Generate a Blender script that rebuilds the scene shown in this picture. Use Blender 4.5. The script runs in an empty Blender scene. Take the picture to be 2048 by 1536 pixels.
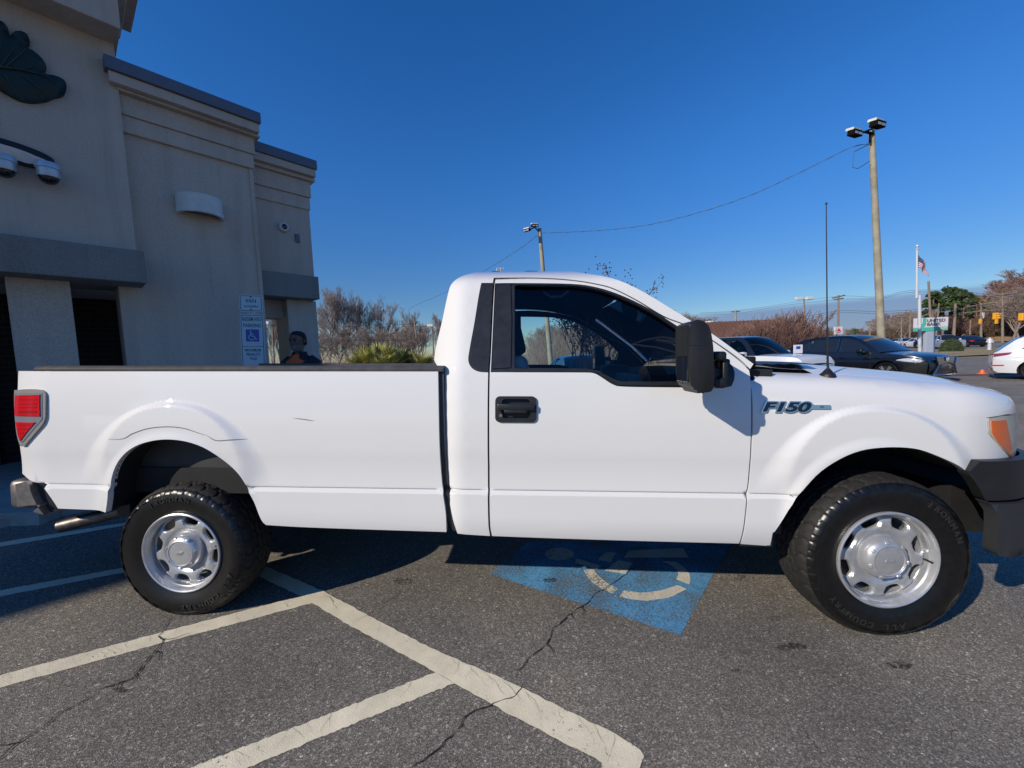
import bpy, bmesh, math, random
from mathutils import Vector, Matrix
from mathutils.geometry import delaunay_2d_cdt
random.seed(7)
SC = bpy.context.scene
COL = SC.collection
# ------------------------------------------------------------------ camera
F = 786.8                      # focal length in pixels of the 2048 px wide photograph
CH, PITCH, ROLL = 1.40, 0.075, 0.040
cp, sp_ = math.cos(PITCH), math.sin(PITCH)
cr, sr = math.cos(ROLL), math.sin(ROLL)
_f = Vector((0, cp, -sp_)); _u0 = Vector((0, sp_, cp)); _r0 = Vector((1, 0, 0))
C_R = cr*_r0 - sr*_u0
C_U = cr*_u0 + sr*_r0
C_P = Vector((0, 0, CH))
cam_d = bpy.data.cameras.new('camera'); cam = bpy.data.objects.new('camera', cam_d); COL.objects.link(cam)
cam_d.sensor_width = 36; cam_d.lens = F/2048*36; cam_d.clip_end = 3000; cam_d.clip_start = .05
cam.matrix_world = Matrix(((C_R.x, C_U.x, -_f.x, 0), (C_R.y, C_U.y, -_f.y, 0), (C_R.z, C_U.z, -_f.z, CH), (0, 0, 0, 1)))
SC.camera = cam
# ------------------------------------------------------------------ sky, sun, exposure
SUN_EL, SUN_AZ = math.radians(29.5), math.radians(54)      # light travels SUN_AZ to the right of +Y
W = bpy.data.worlds.new('World'); SC.world = W; W.use_nodes = True
wn = W.node_tree; bg = wn.nodes['Background']; sky = wn.nodes.new('ShaderNodeTexSky')
sky.sky_type = 'NISHITA'; sky.sun_disc = False; sky.sun_elevation = SUN_EL; sky.sun_rotation = SUN_AZ+math.pi
sky.air_density = 1.0; sky.dust_density = 0.0; sky.ozone_density = 3.0; sky.altitude = 0
hs = wn.nodes.new('ShaderNodeHueSaturation'); hs.inputs['Saturation'].default_value = 1.32; hs.inputs['Value'].default_value = 1.25; hs.inputs['Hue'].default_value = .503
wn.links.new(sky.outputs[0], hs.inputs['Color'])
tc = wn.nodes.new('ShaderNodeTexCoord'); sx = wn.nodes.new('ShaderNodeSeparateXYZ'); wn.links.new(tc.outputs['Generated'], sx.inputs[0])
hzn = wn.nodes.new('ShaderNodeMapRange'); hzn.interpolation_type = 'SMOOTHSTEP'; hzn.inputs[1].default_value = 0; hzn.inputs[2].default_value = .46; hzn.inputs[3].default_value = .56; hzn.inputs[4].default_value = 1; wn.links.new(sx.outputs[2], hzn.inputs[0])
gn = wn.nodes.new('ShaderNodeVectorMath'); gn.operation = 'MULTIPLY'; gn.inputs[1].default_value = (.595, .69, .845); wn.links.new(hs.outputs[0], gn.inputs[0])
gn2 = wn.nodes.new('ShaderNodeVectorMath'); gn2.operation = 'SCALE'; wn.links.new(gn.outputs[0], gn2.inputs[0]); wn.links.new(hzn.outputs[0], gn2.inputs['Scale'])
# thin distant stratus just over the horizon: a property of the sky itself
mp = wn.nodes.new('ShaderNodeMapping'); mp.inputs['Scale'].default_value = (1.2, 1.2, 14); wn.links.new(tc.outputs['Generated'], mp.inputs[0])
cn = wn.nodes.new('ShaderNodeTexNoise'); cn.inputs['Scale'].default_value = 2.2; cn.inputs['Detail'].default_value = 6; wn.links.new(mp.outputs[0], cn.inputs[0])
ad = wn.nodes.new('ShaderNodeMath'); ad.operation = 'MULTIPLY_ADD'; wn.links.new(cn.outputs[0], ad.inputs[0]); ad.inputs[1].default_value = .07; wn.links.new(sx.outputs[2], ad.inputs[2])
mr = wn.nodes.new('ShaderNodeMapRange'); mr.interpolation_type = 'SMOOTHSTEP'; mr.inputs[1].default_value = .095; mr.inputs[2].default_value = .12; mr.inputs[3].default_value = .75; mr.inputs[4].default_value = 0
wn.links.new(ad.outputs[0], mr.inputs[0])
mx2 = wn.nodes.new('ShaderNodeMapRange'); mx2.interpolation_type = 'SMOOTHSTEP'; mx2.inputs[1].default_value = .1; mx2.inputs[2].default_value = .5; wn.links.new(sx.outputs[0], mx2.inputs[0])
mm = wn.nodes.new('ShaderNodeMath'); mm.operation = 'MULTIPLY'; wn.links.new(mr.outputs[0], mm.inputs[0]); wn.links.new(mx2.outputs[0], mm.inputs[1])
mxs = wn.nodes.new('ShaderNodeMix'); mxs.data_type = 'RGBA'; wn.links.new(mm.outputs[0], mxs.inputs[0]); wn.links.new(gn2.outputs[0], mxs.inputs[6])
mxs.inputs[7].default_value = (1.25, 1.75, 3.3, 1)
wn.links.new(mxs.outputs[2], bg.inputs[0])
bg.inputs[1].default_value = .15
sd = bpy.data.lights.new('sun', 'SUN'); sd.energy = 4.9; sd.angle = math.radians(.53); sd.color = (1, .905, .76)
so = bpy.data.objects.new('sun', sd); COL.objects.link(so)
SUN_D = Vector((math.sin(SUN_AZ)*math.cos(SUN_EL), math.cos(SUN_AZ)*math.cos(SUN_EL), -math.sin(SUN_EL)))
so.rotation_euler = SUN_D.to_track_quat('-Z', 'Y').to_euler(); so.location = (-20, -20, 20)
SC.view_settings.view_transform = 'Standard'; SC.view_settings.look = 'None'; SC.view_settings.exposure = -.16; SC.view_settings.gamma = 1
# ------------------------------------------------------------------ rays and frames
def ray(px, py):
    return (_f + C_R*((px-1024)/F) - C_U*((py-768)/F))
def wpt(px, py, d):            # the point seen at a pixel, d metres ahead
    r = ray(px, py); return C_P + r*(d/r.y)
# frame of the pickup (x to its nose, y across from the near side, z up), solved from its wheels, rails and sills
TC = Vector((-1.79718, -1.96066, 1.39737)); TY, TPI, TR = .04473, .059768, -.00084
def truck_axes():
    cy, sy = math.cos(TY), math.sin(TY); fw = Vector((-sy, cy, 0)); ri = Vector((cy, sy, 0)); up = Vector((0, 0, 1))
    c, s = math.cos(TPI), math.sin(TPI); f2 = c*fw - s*up; u2 = s*fw + c*up
    c3, s3 = math.cos(TR), math.sin(TR)
    return c3*ri + s3*u2, -s3*ri + c3*u2, f2
ta = truck_axes()
RT = Matrix((ta[0], ta[1], ta[2]))                      # truck -> camera
CW = Matrix((C_R, C_U, _f)).transposed()                # camera -> world
TW3 = CW @ RT
TM = Matrix.Translation(C_P - TW3 @ TC) @ TW3.to_4x4()  # truck -> world
TMI = TM.inverted()
TRAY0 = TC
def traydir(px, py):
    return RT.transposed() @ Vector(((px-1024)/F, -(py-768)/F, 1))
def tp(px, py, Y=0.0):
    d = traydir(px, py); t = (Y-TC.y)/d.y; q = TC + d*t
    return (q.x, q.z)
def sp(px, py, fy):            # first intersection with the surface y = fy(x, z)
    def g(y): x, z = tp(px, py, y); return y - fy(x, z)
    lo = -.30; hi = lo
    while g(hi) < 0 and hi < .9: lo = hi; hi += .02
    for _ in range(22):
        m = (lo+hi)/2
        if g(m) < 0: lo = m
        else: hi = m
    return tp(px, py, hi)
# ground: the lot falls gently to the pickup's nose, and levels out further off
_n = TW3 @ Vector((0, 0, 1)); _o = TM @ Vector((0, 0, 0))
def lotz(x, y): return _o.z - (_n.x*(x-_o.x) + _n.y*(y-_o.y))/_n.z
FARZ = -.08
def sstep(t):
    t = max(0, min(1, t)); return t*t*(3-2*t)
def gz(x, y):
    r = math.hypot(x+.5, y-2)
    return lotz(x, y)*(1-sstep((r-5.5)/8)) + FARZ*sstep((r-5.5)/8)
def gp(px, py, dz=0.0):        # pixel -> point on the lot plane
    r = ray(px, py); t = 0
    o = _o + _n*dz
    t = (o-C_P).dot(_n)/r.dot(_n)
    return C_P + r*t
# ------------------------------------------------------------------ materials
def new_mat(name):
    m = bpy.data.materials.new(name); m.use_nodes = True
    return m, m.node_tree, m.node_tree.nodes['Principled BSDF']
def N(t, kind, **kw):
    n = t.nodes.new(kind)
    for k, v in kw.items():
        if k in n.inputs.keys(): n.inputs[k].default_value = v
        else: setattr(n, k, v)
    return n
def ramp(t, src, stops):
    r = t.nodes.new('ShaderNodeValToRGB'); e = r.color_ramp.elements
    while len(e) > 1: e.remove(e[-1])
    e[0].position = stops[0][0]; e[0].color = tuple(stops[0][1])+(1,)
    for p, c in stops[1:]:
        q = e.new(p); q.color = tuple(c)+(1,)
    t.links.new(src, r.inputs[0]); return r.outputs[0]
def g3(v): return (v, v, v)
def objco(t):
    return N(t, 'ShaderNodeTexCoord').outputs['Object']
def mat(name, c, rough=.5, metal=0, var=None, bump=None, coat=0, spec=None, coatr=.03):
    m, t, b = new_mat(name)
    b.inputs['Base Color'].default_value = (c[0], c[1], c[2], 1); b.inputs['Roughness'].default_value = rough
    b.inputs['Metallic'].default_value = metal; b.inputs['Coat Weight'].default_value = coat; b.inputs['Coat Roughness'].default_value = coatr
    if spec is not None: b.inputs['Specular IOR Level'].default_value = spec
    if var:
        n = N(t, 'ShaderNodeTexNoise', Scale=var[0], Detail=6.0, Roughness=.65); t.links.new(objco(t), n.inputs[0])
        lo = tuple(x*(1-var[1]) for x in c); hi = tuple(min(1, x*(1+var[1])) for x in c)
        t.links.new(ramp(t, n.outputs[0], [(.32, lo), (.68, hi)]), b.inputs['Base Color'])
    if bump:
        n = N(t, 'ShaderNodeTexNoise', Scale=bump[0], Detail=4.0); t.links.new(objco(t), n.inputs[0])
        bp = N(t, 'ShaderNodeBump', Strength=bump[1], Distance=bump[2]); t.links.new(n.outputs[0], bp.inputs['Height'])
        t.links.new(bp.outputs[0], b.inputs['Normal'])
    return m
def glass(name, tint=(.55, .66, .62), trans=.8):
    m = bpy.data.materials.new(name); m.use_nodes = True; t = m.node_tree; t.nodes.clear()
    o = t.nodes.new('ShaderNodeOutputMaterial'); tr = N(t, 'ShaderNodeBsdfTransparent'); tr.inputs[0].default_value = tint+(1,)
    gl = N(t, 'ShaderNodeBsdfGlossy'); gl.inputs['Roughness'].default_value = .01
    fr = N(t, 'ShaderNodeFresnel', IOR=1.5); mx = N(t, 'ShaderNodeMixShader')
    t.links.new(fr.outputs[0], mx.inputs[0]); t.links.new(tr.outputs[0], mx.inputs[1]); t.links.new(gl.outputs[0], mx.inputs[2]); t.links.new(mx.outputs[0], o.inputs[0])
    return m
def asphalt_mat(name, base=.13, tint=(1.0, .985, .97)):
    m, t, b = new_mat(name); co = objco(t)
    v = N(t, 'ShaderNodeTexVoronoi', Scale=230.0); t.links.new(co, v.inputs[0])
    sep = N(t, 'ShaderNodeSeparateColor'); t.links.new(v.outputs['Color'], sep.inputs[0])
    c = lambda k: tuple(base*k*x for x in tint)
    col = ramp(t, sep.outputs[0], [(0, c(.50)), (.35, c(.70)), (.62, c(1.0)), (.86, c(1.3)), (.97, c(1.8)), (1, c(2.7))])
    v2 = N(t, 'ShaderNodeTexVoronoi', Scale=100.0); t.links.new(co, v2.inputs[0])
    sep2 = N(t, 'ShaderNodeSeparateColor'); t.links.new(v2.outputs['Color'], sep2.inputs[0])
    big = ramp(t, sep2.outputs[1], [(0, g3(.82)), (.8, g3(1.0)), (.965, g3(1.15)), (1, g3(2.0))])
    mul = N(t, 'ShaderNodeMix', data_type='RGBA', blend_type='MULTIPLY'); mul.inputs[0].default_value = 1; t.links.new(col, mul.inputs[6]); t.links.new(big, mul.inputs[7])
    n = N(t, 'ShaderNodeTexNoise', Scale=.9, Detail=7.0, Roughness=.62); t.links.new(co, n.inputs[0])
    pat = ramp(t, n.outputs[0], [(.28, (.74, .73, .72)), (.5, (1, .99, .97)), (.72, (1.30, 1.23, 1.12))])
    mul2 = N(t, 'ShaderNodeMix', data_type='RGBA', blend_type='MULTIPLY'); mul2.inputs[0].default_value = 1; t.links.new(mul.outputs[2], mul2.inputs[6]); t.links.new(pat, mul2.inputs[7])
    # oil drips: sparse dark spots with their own shape
    no = N(t, 'ShaderNodeTexNoise', Scale=5.5, Detail=5.0, Roughness=.7); t.links.new(co, no.inputs[0])
    oil = ramp(t, no.outputs[0], [(.28, g3(.42)), (.34, g3(1))])
    mul3 = N(t, 'ShaderNodeMix', data_type='RGBA', blend_type='MULTIPLY'); mul3.inputs[0].default_value = 1; t.links.new(mul2.outputs[2], mul3.inputs[6]); t.links.new(oil, mul3.inputs[7])
    t.links.new(mul3.outputs[2], b.inputs['Base Color']); b.inputs['Roughness'].default_value = .85
    b.inputs['Specular IOR Level'].default_value = .3
    bp = N(t, 'ShaderNodeBump', Strength=.6, Distance=.003); t.links.new(v.outputs['Distance'], bp.inputs['Height']); t.links.new(bp.outputs[0], b.inputs['Normal'])
    return m
def worn_paint(name, c, lo=.36, hi=.42, fine=220.0, dirt=.25, patch=1.6):
    # road paint: covers the stones except where it has worn through (real holes: the sheet is transparent there)
    m, t, b = new_mat(name); co = objco(t)
    n1 = N(t, 'ShaderNodeTexNoise', Scale=fine*.35, Detail=5.0, Roughness=.75); t.links.new(co, n1.inputs[0])
    n2 = N(t, 'ShaderNodeTexNoise', Scale=patch, Detail=5.0); t.links.new(co, n2.inputs[0])
    a = N(t, 'ShaderNodeMath', operation='MULTIPLY_ADD'); t.links.new(n2.outputs[0], a.inputs[0]); a.inputs[1].default_value = .55; t.links.new(n1.outputs[0], a.inputs[2])
    al = ramp(t, a.outputs[0], [(lo+.275, g3(0)), (hi+.275, g3(1))]); t.links.new(al, b.inputs['Alpha'])
    n3 = N(t, 'ShaderNodeTexNoise', Scale=6.0, Detail=8.0, Roughness=.7); t.links.new(co, n3.inputs[0])
    t.links.new(ramp(t, n3.outputs[0], [(.3, tuple(x*(1-dirt) for x in c)), (.65, c)]), b.inputs['Base Color'])
    v = N(t, 'ShaderNodeTexVoronoi', Scale=fine); t.links.new(co, v.inputs[0])
    bp = N(t, 'ShaderNodeBump', Strength=.4, Distance=.002); t.links.new(v.outputs['Distance'], bp.inputs['Height']); t.links.new(bp.outputs[0], b.inputs['Normal'])
    b.inputs['Roughness'].default_value = .8
    return m
M = {}
M['paint'] = mat('white_car_paint', (.735, .732, .728), .55, coat=1, var=(1.3, .012), spec=.15)
M['asphalt'] = asphalt_mat('asphalt', .196, (1.06, .98, .87))
M['road'] = asphalt_mat('road_asphalt', .21, (1.0, .98, .95))
M['line'] = worn_paint('cream_line_paint', (.84, .76, .57), .31, .37)
M['blue'] = worn_paint('blue_lot_paint', (.12, .37, .66), .36, .56, dirt=.3, patch=3.2)
M['symbol'] = worn_paint('symbol_paint', (.74, .69, .58), .36, .45)
M['blackpl'] = mat('black_textured_plastic', (.012, .0125, .014), .48, bump=(700, .25, .0005), var=(9, .3))
M['satin'] = mat('satin_black', (.02, .021, .024), .33, var=(14, .35))
M['gloss'] = mat('gloss_black', (.01, .011, .013), .12, coat=.5)
M['dark'] = mat('underbody_black', (.008, .008, .009), .8, var=(5, .5))
M['greybump'] = mat('dark_grey_bumper', (.027, .029, .032), .5, bump=(300, .2, .0008), var=(6, .15))
M['railcap'] = mat('weathered_rail_cap', (.075, .070, .068), .42, var=(22, .25))
M['chrome'] = mat('chrome', (.75, .76, .78), .07, 1)
M['dullchrome'] = mat('dull_bumper_metal', (.33, .31, .30), .38, .8, var=(18, .35), bump=(120, .15, .001))
M['steel'] = mat('silver_wheel_paint', (.50, .51, .53), .33, .55, coat=.4, var=(26, .10))
M['rubber'] = mat('tyre_rubber', (.006, .006, .0063), .33, var=(30, .4), bump=(260, .2, .0006))
M['tread'] = mat('tyre_tread_rubber', (.014, .0135, .013), .75, var=(40, .4))
M['letters'] = mat('tyre_lettering', (.022, .022, .023), .14)
M['glass'] = glass('tinted_side_glass', (.86, .96, .96))
M['wglass'] = glass('windshield_glass', (.60, .72, .70))
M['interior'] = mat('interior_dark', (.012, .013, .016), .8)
M['trimgrey'] = mat('interior_grey_trim', (.10, .11, .12), .7)
M['seat'] = mat('grey_seat_vinyl', (.50, .53, .57), .6, var=(8, .15))
M['red'] = mat('red_lens', (.62, .012, .018), .12, coat=1)
M['reddark'] = mat('red_lens_dark_ribs', (.25, .02, .03), .25, coat=1)
M['clear'] = mat('clear_lens_rim', (.36, .345, .32), .15, .2, coat=1)
M['clearblue'] = mat('reverse_lens', (.30, .34, .38), .12, .3, coat=1)
M['amber'] = mat('amber_lens', (.75, .14, .012), .15, coat=1)
M['lensold'] = mat('hazed_lens', (.46, .47, .42), .25, coat=1)
M['pipe'] = mat('exhaust_steel', (.15, .13, .12), .45, .9, var=(30, .4))
M['crack'] = mat('crack_dark', (.012, .012, .012), .95)
def stucco(name, c):
    m, t, b = new_mat(name); co = objco(t)
    n = N(t, 'ShaderNodeTexNoise', Scale=.8, Detail=6.0); t.links.new(co, n.inputs[0]); a = ramp(t, n.outputs[0], [(.3, tuple(x*.93 for x in c)), (.7, tuple(x*1.07 for x in c))])
    mpp = N(t, 'ShaderNodeMapping'); mpp.inputs['Scale'].default_value = (2.6, 2.6, .22); t.links.new(co, mpp.inputs[0]); s = N(t, 'ShaderNodeTexNoise', Scale=1.6, Detail=5.0, Roughness=.7); t.links.new(mpp.outputs[0], s.inputs[0]); st = ramp(t, s.outputs[0], [(.30, g3(.84)), (.52, g3(1)), (.78, g3(1.05))])
    f = N(t, 'ShaderNodeTexNoise', Scale=120.0, Detail=3.0); t.links.new(co, f.inputs[0]); fs = ramp(t, f.outputs[0], [(.35, g3(.80)), (.65, g3(1.16))])
    m1 = N(t, 'ShaderNodeMix', data_type='RGBA', blend_type='MULTIPLY'); m1.inputs[0].default_value = 1; t.links.new(a, m1.inputs[6]); t.links.new(st, m1.inputs[7])
    m2 = N(t, 'ShaderNodeMix', data_type='RGBA', blend_type='MULTIPLY'); m2.inputs[0].default_value = 1; t.links.new(m1.outputs[2], m2.inputs[6]); t.links.new(fs, m2.inputs[7]); t.links.new(m2.outputs[2], b.inputs['Base Color'])
    b.inputs['Roughness'].default_value = .92; bp = N(t, 'ShaderNodeBump', Strength=.8, Distance=.006); t.links.new(f.outputs[0], bp.inputs['Height']); t.links.new(bp.outputs[0], b.inputs['Normal']); return m
M['stucco'] = stucco('grey_stucco', (.56, .465, .375))
M['stuccod'] = stucco('dark_band_stucco', (.25, .235, .21))
M['coping'] = mat('blue_grey_metal_coping', (.13, .145, .18), .45, .2, var=(1.2, .07))
M['concrete'] = mat('concrete', (.34, .335, .31), .9, var=(5, .2), bump=(70, .4, .003))
M['white'] = mat('white_fixture', (.64, .62, .57), .5, var=(5, .1))
M['leafd'] = mat('leaf_sign_green', (.006, .018, .012), .5, var=(2.2, .6))
M['cream'] = mat('cream_panel', (.78, .60, .47), .8, var=(6, .12))
M['navy'] = mat('navy_outline', (.006, .008, .014), .6)
# ------------------------------------------------------------------ mesh helpers
class MB:
    def __init__(s): s.v = []; s.f = []; s.m = []; s.n = {}
    def add(s, vs, fs, mi=0):
        o = len(s.v); s.v += [tuple(v) for v in vs]; s.f += [tuple(i+o for i in f) for f in fs]; s.m += [mi]*len(fs); return s
    def box(s, a, b, mi=0, X=None):
        x0, y0, z0 = a; x1, y1, z1 = b
        vs = [Vector(p) for p in ((x0,y0,z0),(x1,y0,z0),(x1,y1,z0),(x0,y1,z0),(x0,y0,z1),(x1,y0,z1),(x1,y1,z1),(x0,y1,z1))]
        if X: vs = [X @ v for v in vs]
        return s.add(vs, [(0,3,2,1),(4,5,6,7),(0,1,5,4),(1,2,6,5),(2,3,7,6),(3,0,4,7)], mi)
    def bbox(s, a, b, r=.01, mi=0, X=None):     # bevelled box
        bm = bmesh.new(); bmesh.ops.create_cube(bm, size=1)
        for v in bm.verts: v.co = Vector([(a[i]+b[i])/2 + v.co[i]*(b[i]-a[i]) for i in range(3)])
        bmesh.ops.bevel(bm, geom=bm.edges[:], offset=r, segments=2, affect='EDGES', profile=.5)
        vs = [(X @ v.co if X else v.co.copy()) for v in bm.verts]; fs = [[v.index for v in f.verts] for f in bm.faces]
        bm.free(); return s.add(vs, fs, mi)
    def tube(s, pts, rad, n=8, mi=0, cap=True):
        pts = [Vector(p) for p in pts]; rs = rad if hasattr(rad, '__len__') else [rad]*len(pts)
        vs = []; up = Vector((0, 0, 1)); prev = None
        for i, p in enumerate(pts):
            d = (pts[min(i+1, len(pts)-1)] - pts[max(i-1, 0)]).normalized()
            a = d.cross(up if abs(d.z) < .95 else Vector((1, 0, 0))).normalized()
            if prev and a.dot(prev) < 0 and len(pts) > 2: a = -a
            prev = a; b = d.cross(a)
            for k in range(n):
                t = 2*math.pi*k/n; vs.append(p + (a*math.cos(t) + b*math.sin(t))*rs[i])
        fs = [(i*n+k, i*n+(k+1) % n, (i+1)*n+(k+1) % n, (i+1)*n+k) for i in range(len(pts)-1) for k in range(n)]
        if cap: fs += [tuple(range(n-1, -1, -1)), tuple((len(pts)-1)*n+k for k in range(n))]
        return s.add(vs, fs, mi)
    def lathe(s, prof, n=48, axis='z', X=None, mi=0, closed=False):
        vs = []
        for (r, h) in prof:
            for k in range(n):
                t = 2*math.pi*k/n; c, q = r*math.cos(t), r*math.sin(t)
                v = Vector((c, q, h)) if axis == 'z' else Vector((c, h, q))
                vs.append(X @ v if X else v)
        fl = axis != 'z'
        fs = []
        for i in range(len(prof)-1):
            for k in range(n):
                q = (i*n+k, i*n+(k+1) % n, (i+1)*n+(k+1) % n, (i+1)*n+k)
                fs.append(q[::-1] if fl else q)
        return s.add(vs, fs, mi)
    def prism(s, poly, fn0, fn1, mi=0):          # poly of 2-D points, fn0/fn1 map to the two caps
        n = len(poly); vs = [fn0(*p) for p in poly] + [fn1(*p) for p in poly]
        return s.add(vs, [tuple(range(n)), tuple(range(2*n-1, n-1, -1))] + [(i, i+n, (i+1) % n+n, (i+1) % n) for i in range(n)], mi)
    def grid(s, rows, mi=0, flip=False):
        n = len(rows[0]); vs = [p for r in rows for p in r]
        fs = [(i*n+k, i*n+k+1, (i+1)*n+k+1, (i+1)*n+k) for i in range(len(rows)-1) for k in range(n-1)]
        if flip: fs = [f[::-1] for f in fs]
        return s.add(vs, fs, mi)
    def build(s, name, m, parent=None, smooth=None, label=None, fix=True, X=None):
        me = bpy.data.meshes.new(name); vs = s.v if X is None else [tuple(X @ Vector(v)) for v in s.v]
        me.from_pydata(vs, [], s.f)
        for mm_ in (m if isinstance(m, (list, tuple)) else [m]): me.materials.append(mm_)
        me.polygons.foreach_set('material_index', s.m)
        if s.n and X is not None and X.to_3x3().determinant() < 0: me.flip_normals()
        if fix and not s.n:
            bm = bmesh.new(); bm.from_mesh(me); bmesh.ops.recalc_face_normals(bm, faces=bm.faces[:]); bm.to_mesh(me); bm.free()
        if smooth:
            me.shade_smooth()
            if smooth is not True:
                bm = bmesh.new(); bm.from_mesh(me)
                for e in bm.edges:
                    if len(e.link_faces) == 2 and e.calc_face_angle(0) > math.radians(smooth): e.smooth = False
                bm.to_mesh(me); bm.free()
        if s.n:
            X3 = X.to_3x3() if X is not None else Matrix.Identity(3); z0 = Vector((0, 0, 0))
            me.normals_split_custom_set_from_vertices([tuple(X3 @ s.n[i]) if i in s.n else (0, 0, 0) for i in range(len(s.v))])
        o = bpy.data.objects.new(name, me); COL.objects.link(o)
        if parent: o.parent = parent
        if label: o['label'] = label
        return o
def tag(o, label, cat, group=None, kind=None):
    if label: o['label'] = label
    if cat: o['category'] = cat
    if group: o['group'] = group
    if kind: o['kind'] = kind
    return o
def struct(o): o['kind'] = 'structure'; return o
def thing(name, label, cat, loc=(0, 0, 0), rz=0, group=None, X=None):
    o = bpy.data.objects.new(name, None); COL.objects.link(o); o.empty_display_size = .2
    if X is not None: o.matrix_world = X
    else: o.location = loc; o.rotation_euler = (0, 0, rz)
    return tag(o, label, cat, group)
def dup(root, loc, rz, label, group=None, scale=None):
    r = root.copy(); COL.objects.link(r); r.location = loc; r.rotation_euler = (0, 0, rz)
    if label: r['label'] = label
    if group: r['group'] = group
    if scale: r.scale = scale if hasattr(scale, '__len__') else (scale,)*3
    for ch in list(root.children):
        c = ch.copy(); COL.objects.link(c); c.parent = r
        for g in list(ch.children):
            d = g.copy(); COL.objects.link(d); d.parent = c
    return r
def text_mesh(txt, size=1.0, depth=0.0, bold=0.0, sx_=1.0, shear=0.0, align='CENTER'):
    cu = bpy.data.curves.new('t', 'FONT'); cu.body = txt; cu.size = size; cu.extrude = depth; cu.align_x = align; cu.align_y = 'CENTER'; cu.offset = bold; cu.shear = shear
    o = bpy.data.objects.new('t', cu); COL.objects.link(o)
    me = bpy.data.meshes.new_from_object(o); vs = [Vector((v.co.x*sx_, v.co.y, v.co.z)) for v in me.vertices]; fs = [tuple(p.vertices) for p in me.polygons]
    bpy.data.objects.remove(o); bpy.data.curves.remove(cu); bpy.data.meshes.remove(me)
    return vs, fs
def cat(pts, closed=False, n=6):
    # Catmull-Rom through pts; a third element marks a corner
    P = [Vector(p[:2]) for p in pts]; cor = [len(p) > 2 for p in pts]; L = len(P); out = []
    rng = range(L if closed else L-1)
    for i in rng:
        a, b = P[i], P[(i+1) % L]
        pa = P[i-1] if (closed or i > 0) and not cor[i] else a*2-b
        pb = P[(i+2) % L] if (closed or i < L-2) and not cor[(i+1) % L] else b*2-a
        for k in range(n):
            t = k/n
            out.append(tuple(.5*((2*a) + (b-pa)*t + (2*pa-5*a+4*b-pb)*t*t + (3*a-pa-3*b+pb)*t**3)))
    if not closed: out.append(tuple(P[-1]))
    return out
def resample(poly, res):
    out = []
    for i, a in enumerate(poly):
        b = poly[(i+1) % len(poly)]; L = math.hypot(b[0]-a[0], b[1]-a[1])
        if L < 1e-5: continue
        n = max(1, int(round(L/res)))
        for k in range(n): out.append((a[0]+(b[0]-a[0])*k/n, a[1]+(b[1]-a[1])*k/n))
    return out
def inside(p, poly):
    x, y = p; r = False; j = len(poly)-1
    for i in range(len(poly)):
        xi, yi = poly[i]; xj, yj = poly[j]
        if (yi > y) != (yj > y) and x < (xj-xi)*(y-yi)/(yj-yi)+xi: r = not r
        j = i
    return r
def dseg(p, poly):
    d = 1e9; x, y = p
    for i in range(len(poly)):
        ax, ay = poly[i-1]; bx, by = poly[i]; vx, vy = bx-ax, by-ay; q = vx*vx+vy*vy
        t = 0 if q == 0 else max(0, min(1, ((x-ax)*vx+(y-ay)*vy)/q)); dx = ax+vx*t-x; dy = ay+vy*t-y
        e = dx*dx+dy*dy
        if e < d: d = e
    return math.sqrt(d)
def tri2d(outline, res, holes=(), rows=(), fine=None, extra=()):
    loops = [resample(outline, (fine or res*.6))] + [resample(h, fine or res*.5) for h in holes]
    pts = []; ed = []
    for lp in loops:
        o = len(pts); pts += lp; ed += [(o+i, o+(i+1) % len(lp)) for i in range(len(lp))]
    xs = [p[0] for p in loops[0]]; ys = [p[1] for p in loops[0]]
    ins = lambda p: inside(p, loops[0]) and not any(inside(p, h) for h in loops[1:])
    y = min(ys)+res*.5; k = 0; rr = []
    while y < max(ys):
        if not rows or min(abs(y-q) for q in rows) > res*.3: rr.append((y, res))
        y += res
    rr += [(q, -res*.6) for q in rows if min(ys) < q < max(ys)]
    md = (fine or res*.6)*.45
    for (y, st) in rr:
        k += 1; x = min(xs) + (st/2 if (k % 2 and st > 0) else 0); st = abs(st)
        while x < max(xs):
            if ins((x, y)) and not any(R-.235 < math.hypot(x-a, y-b) < R+.035 and y > .75 for a, b, R in extra) and min(dseg((x, y), lp) for lp in loops) > md: pts.append((x, y))
            x += st
    for a, b, R in extra:
        for dr in (-.23, -.212, -.198, -.188, -.179, -.171, -.163, -.155, -.145, -.13, -.112, -.094, -.078, -.062, -.050, -.040, -.031, -.024, -.018, -.013, -.008, -.004, 0, .006, .016, .028):
            n = int(6.2832*(R+dr)/.026)
            for k in range(n):
                p = (a+(R+dr)*math.cos(6.2832*k/n), b+(R+dr)*math.sin(6.2832*k/n))
                if p[1] > .75 and ins(p) and min(dseg(p, lp) for lp in loops) > md: pts.append(p)
    V, E_, Fc, _, _, _ = delaunay_2d_cdt([Vector(p) for p in pts], ed, [], 0, 1e-6)
    Fk = [f for f in Fc if ins((sum(V[i].x for i in f)/3, sum(V[i].y for i in f)/3))]
    return V, Fk, loops
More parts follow.
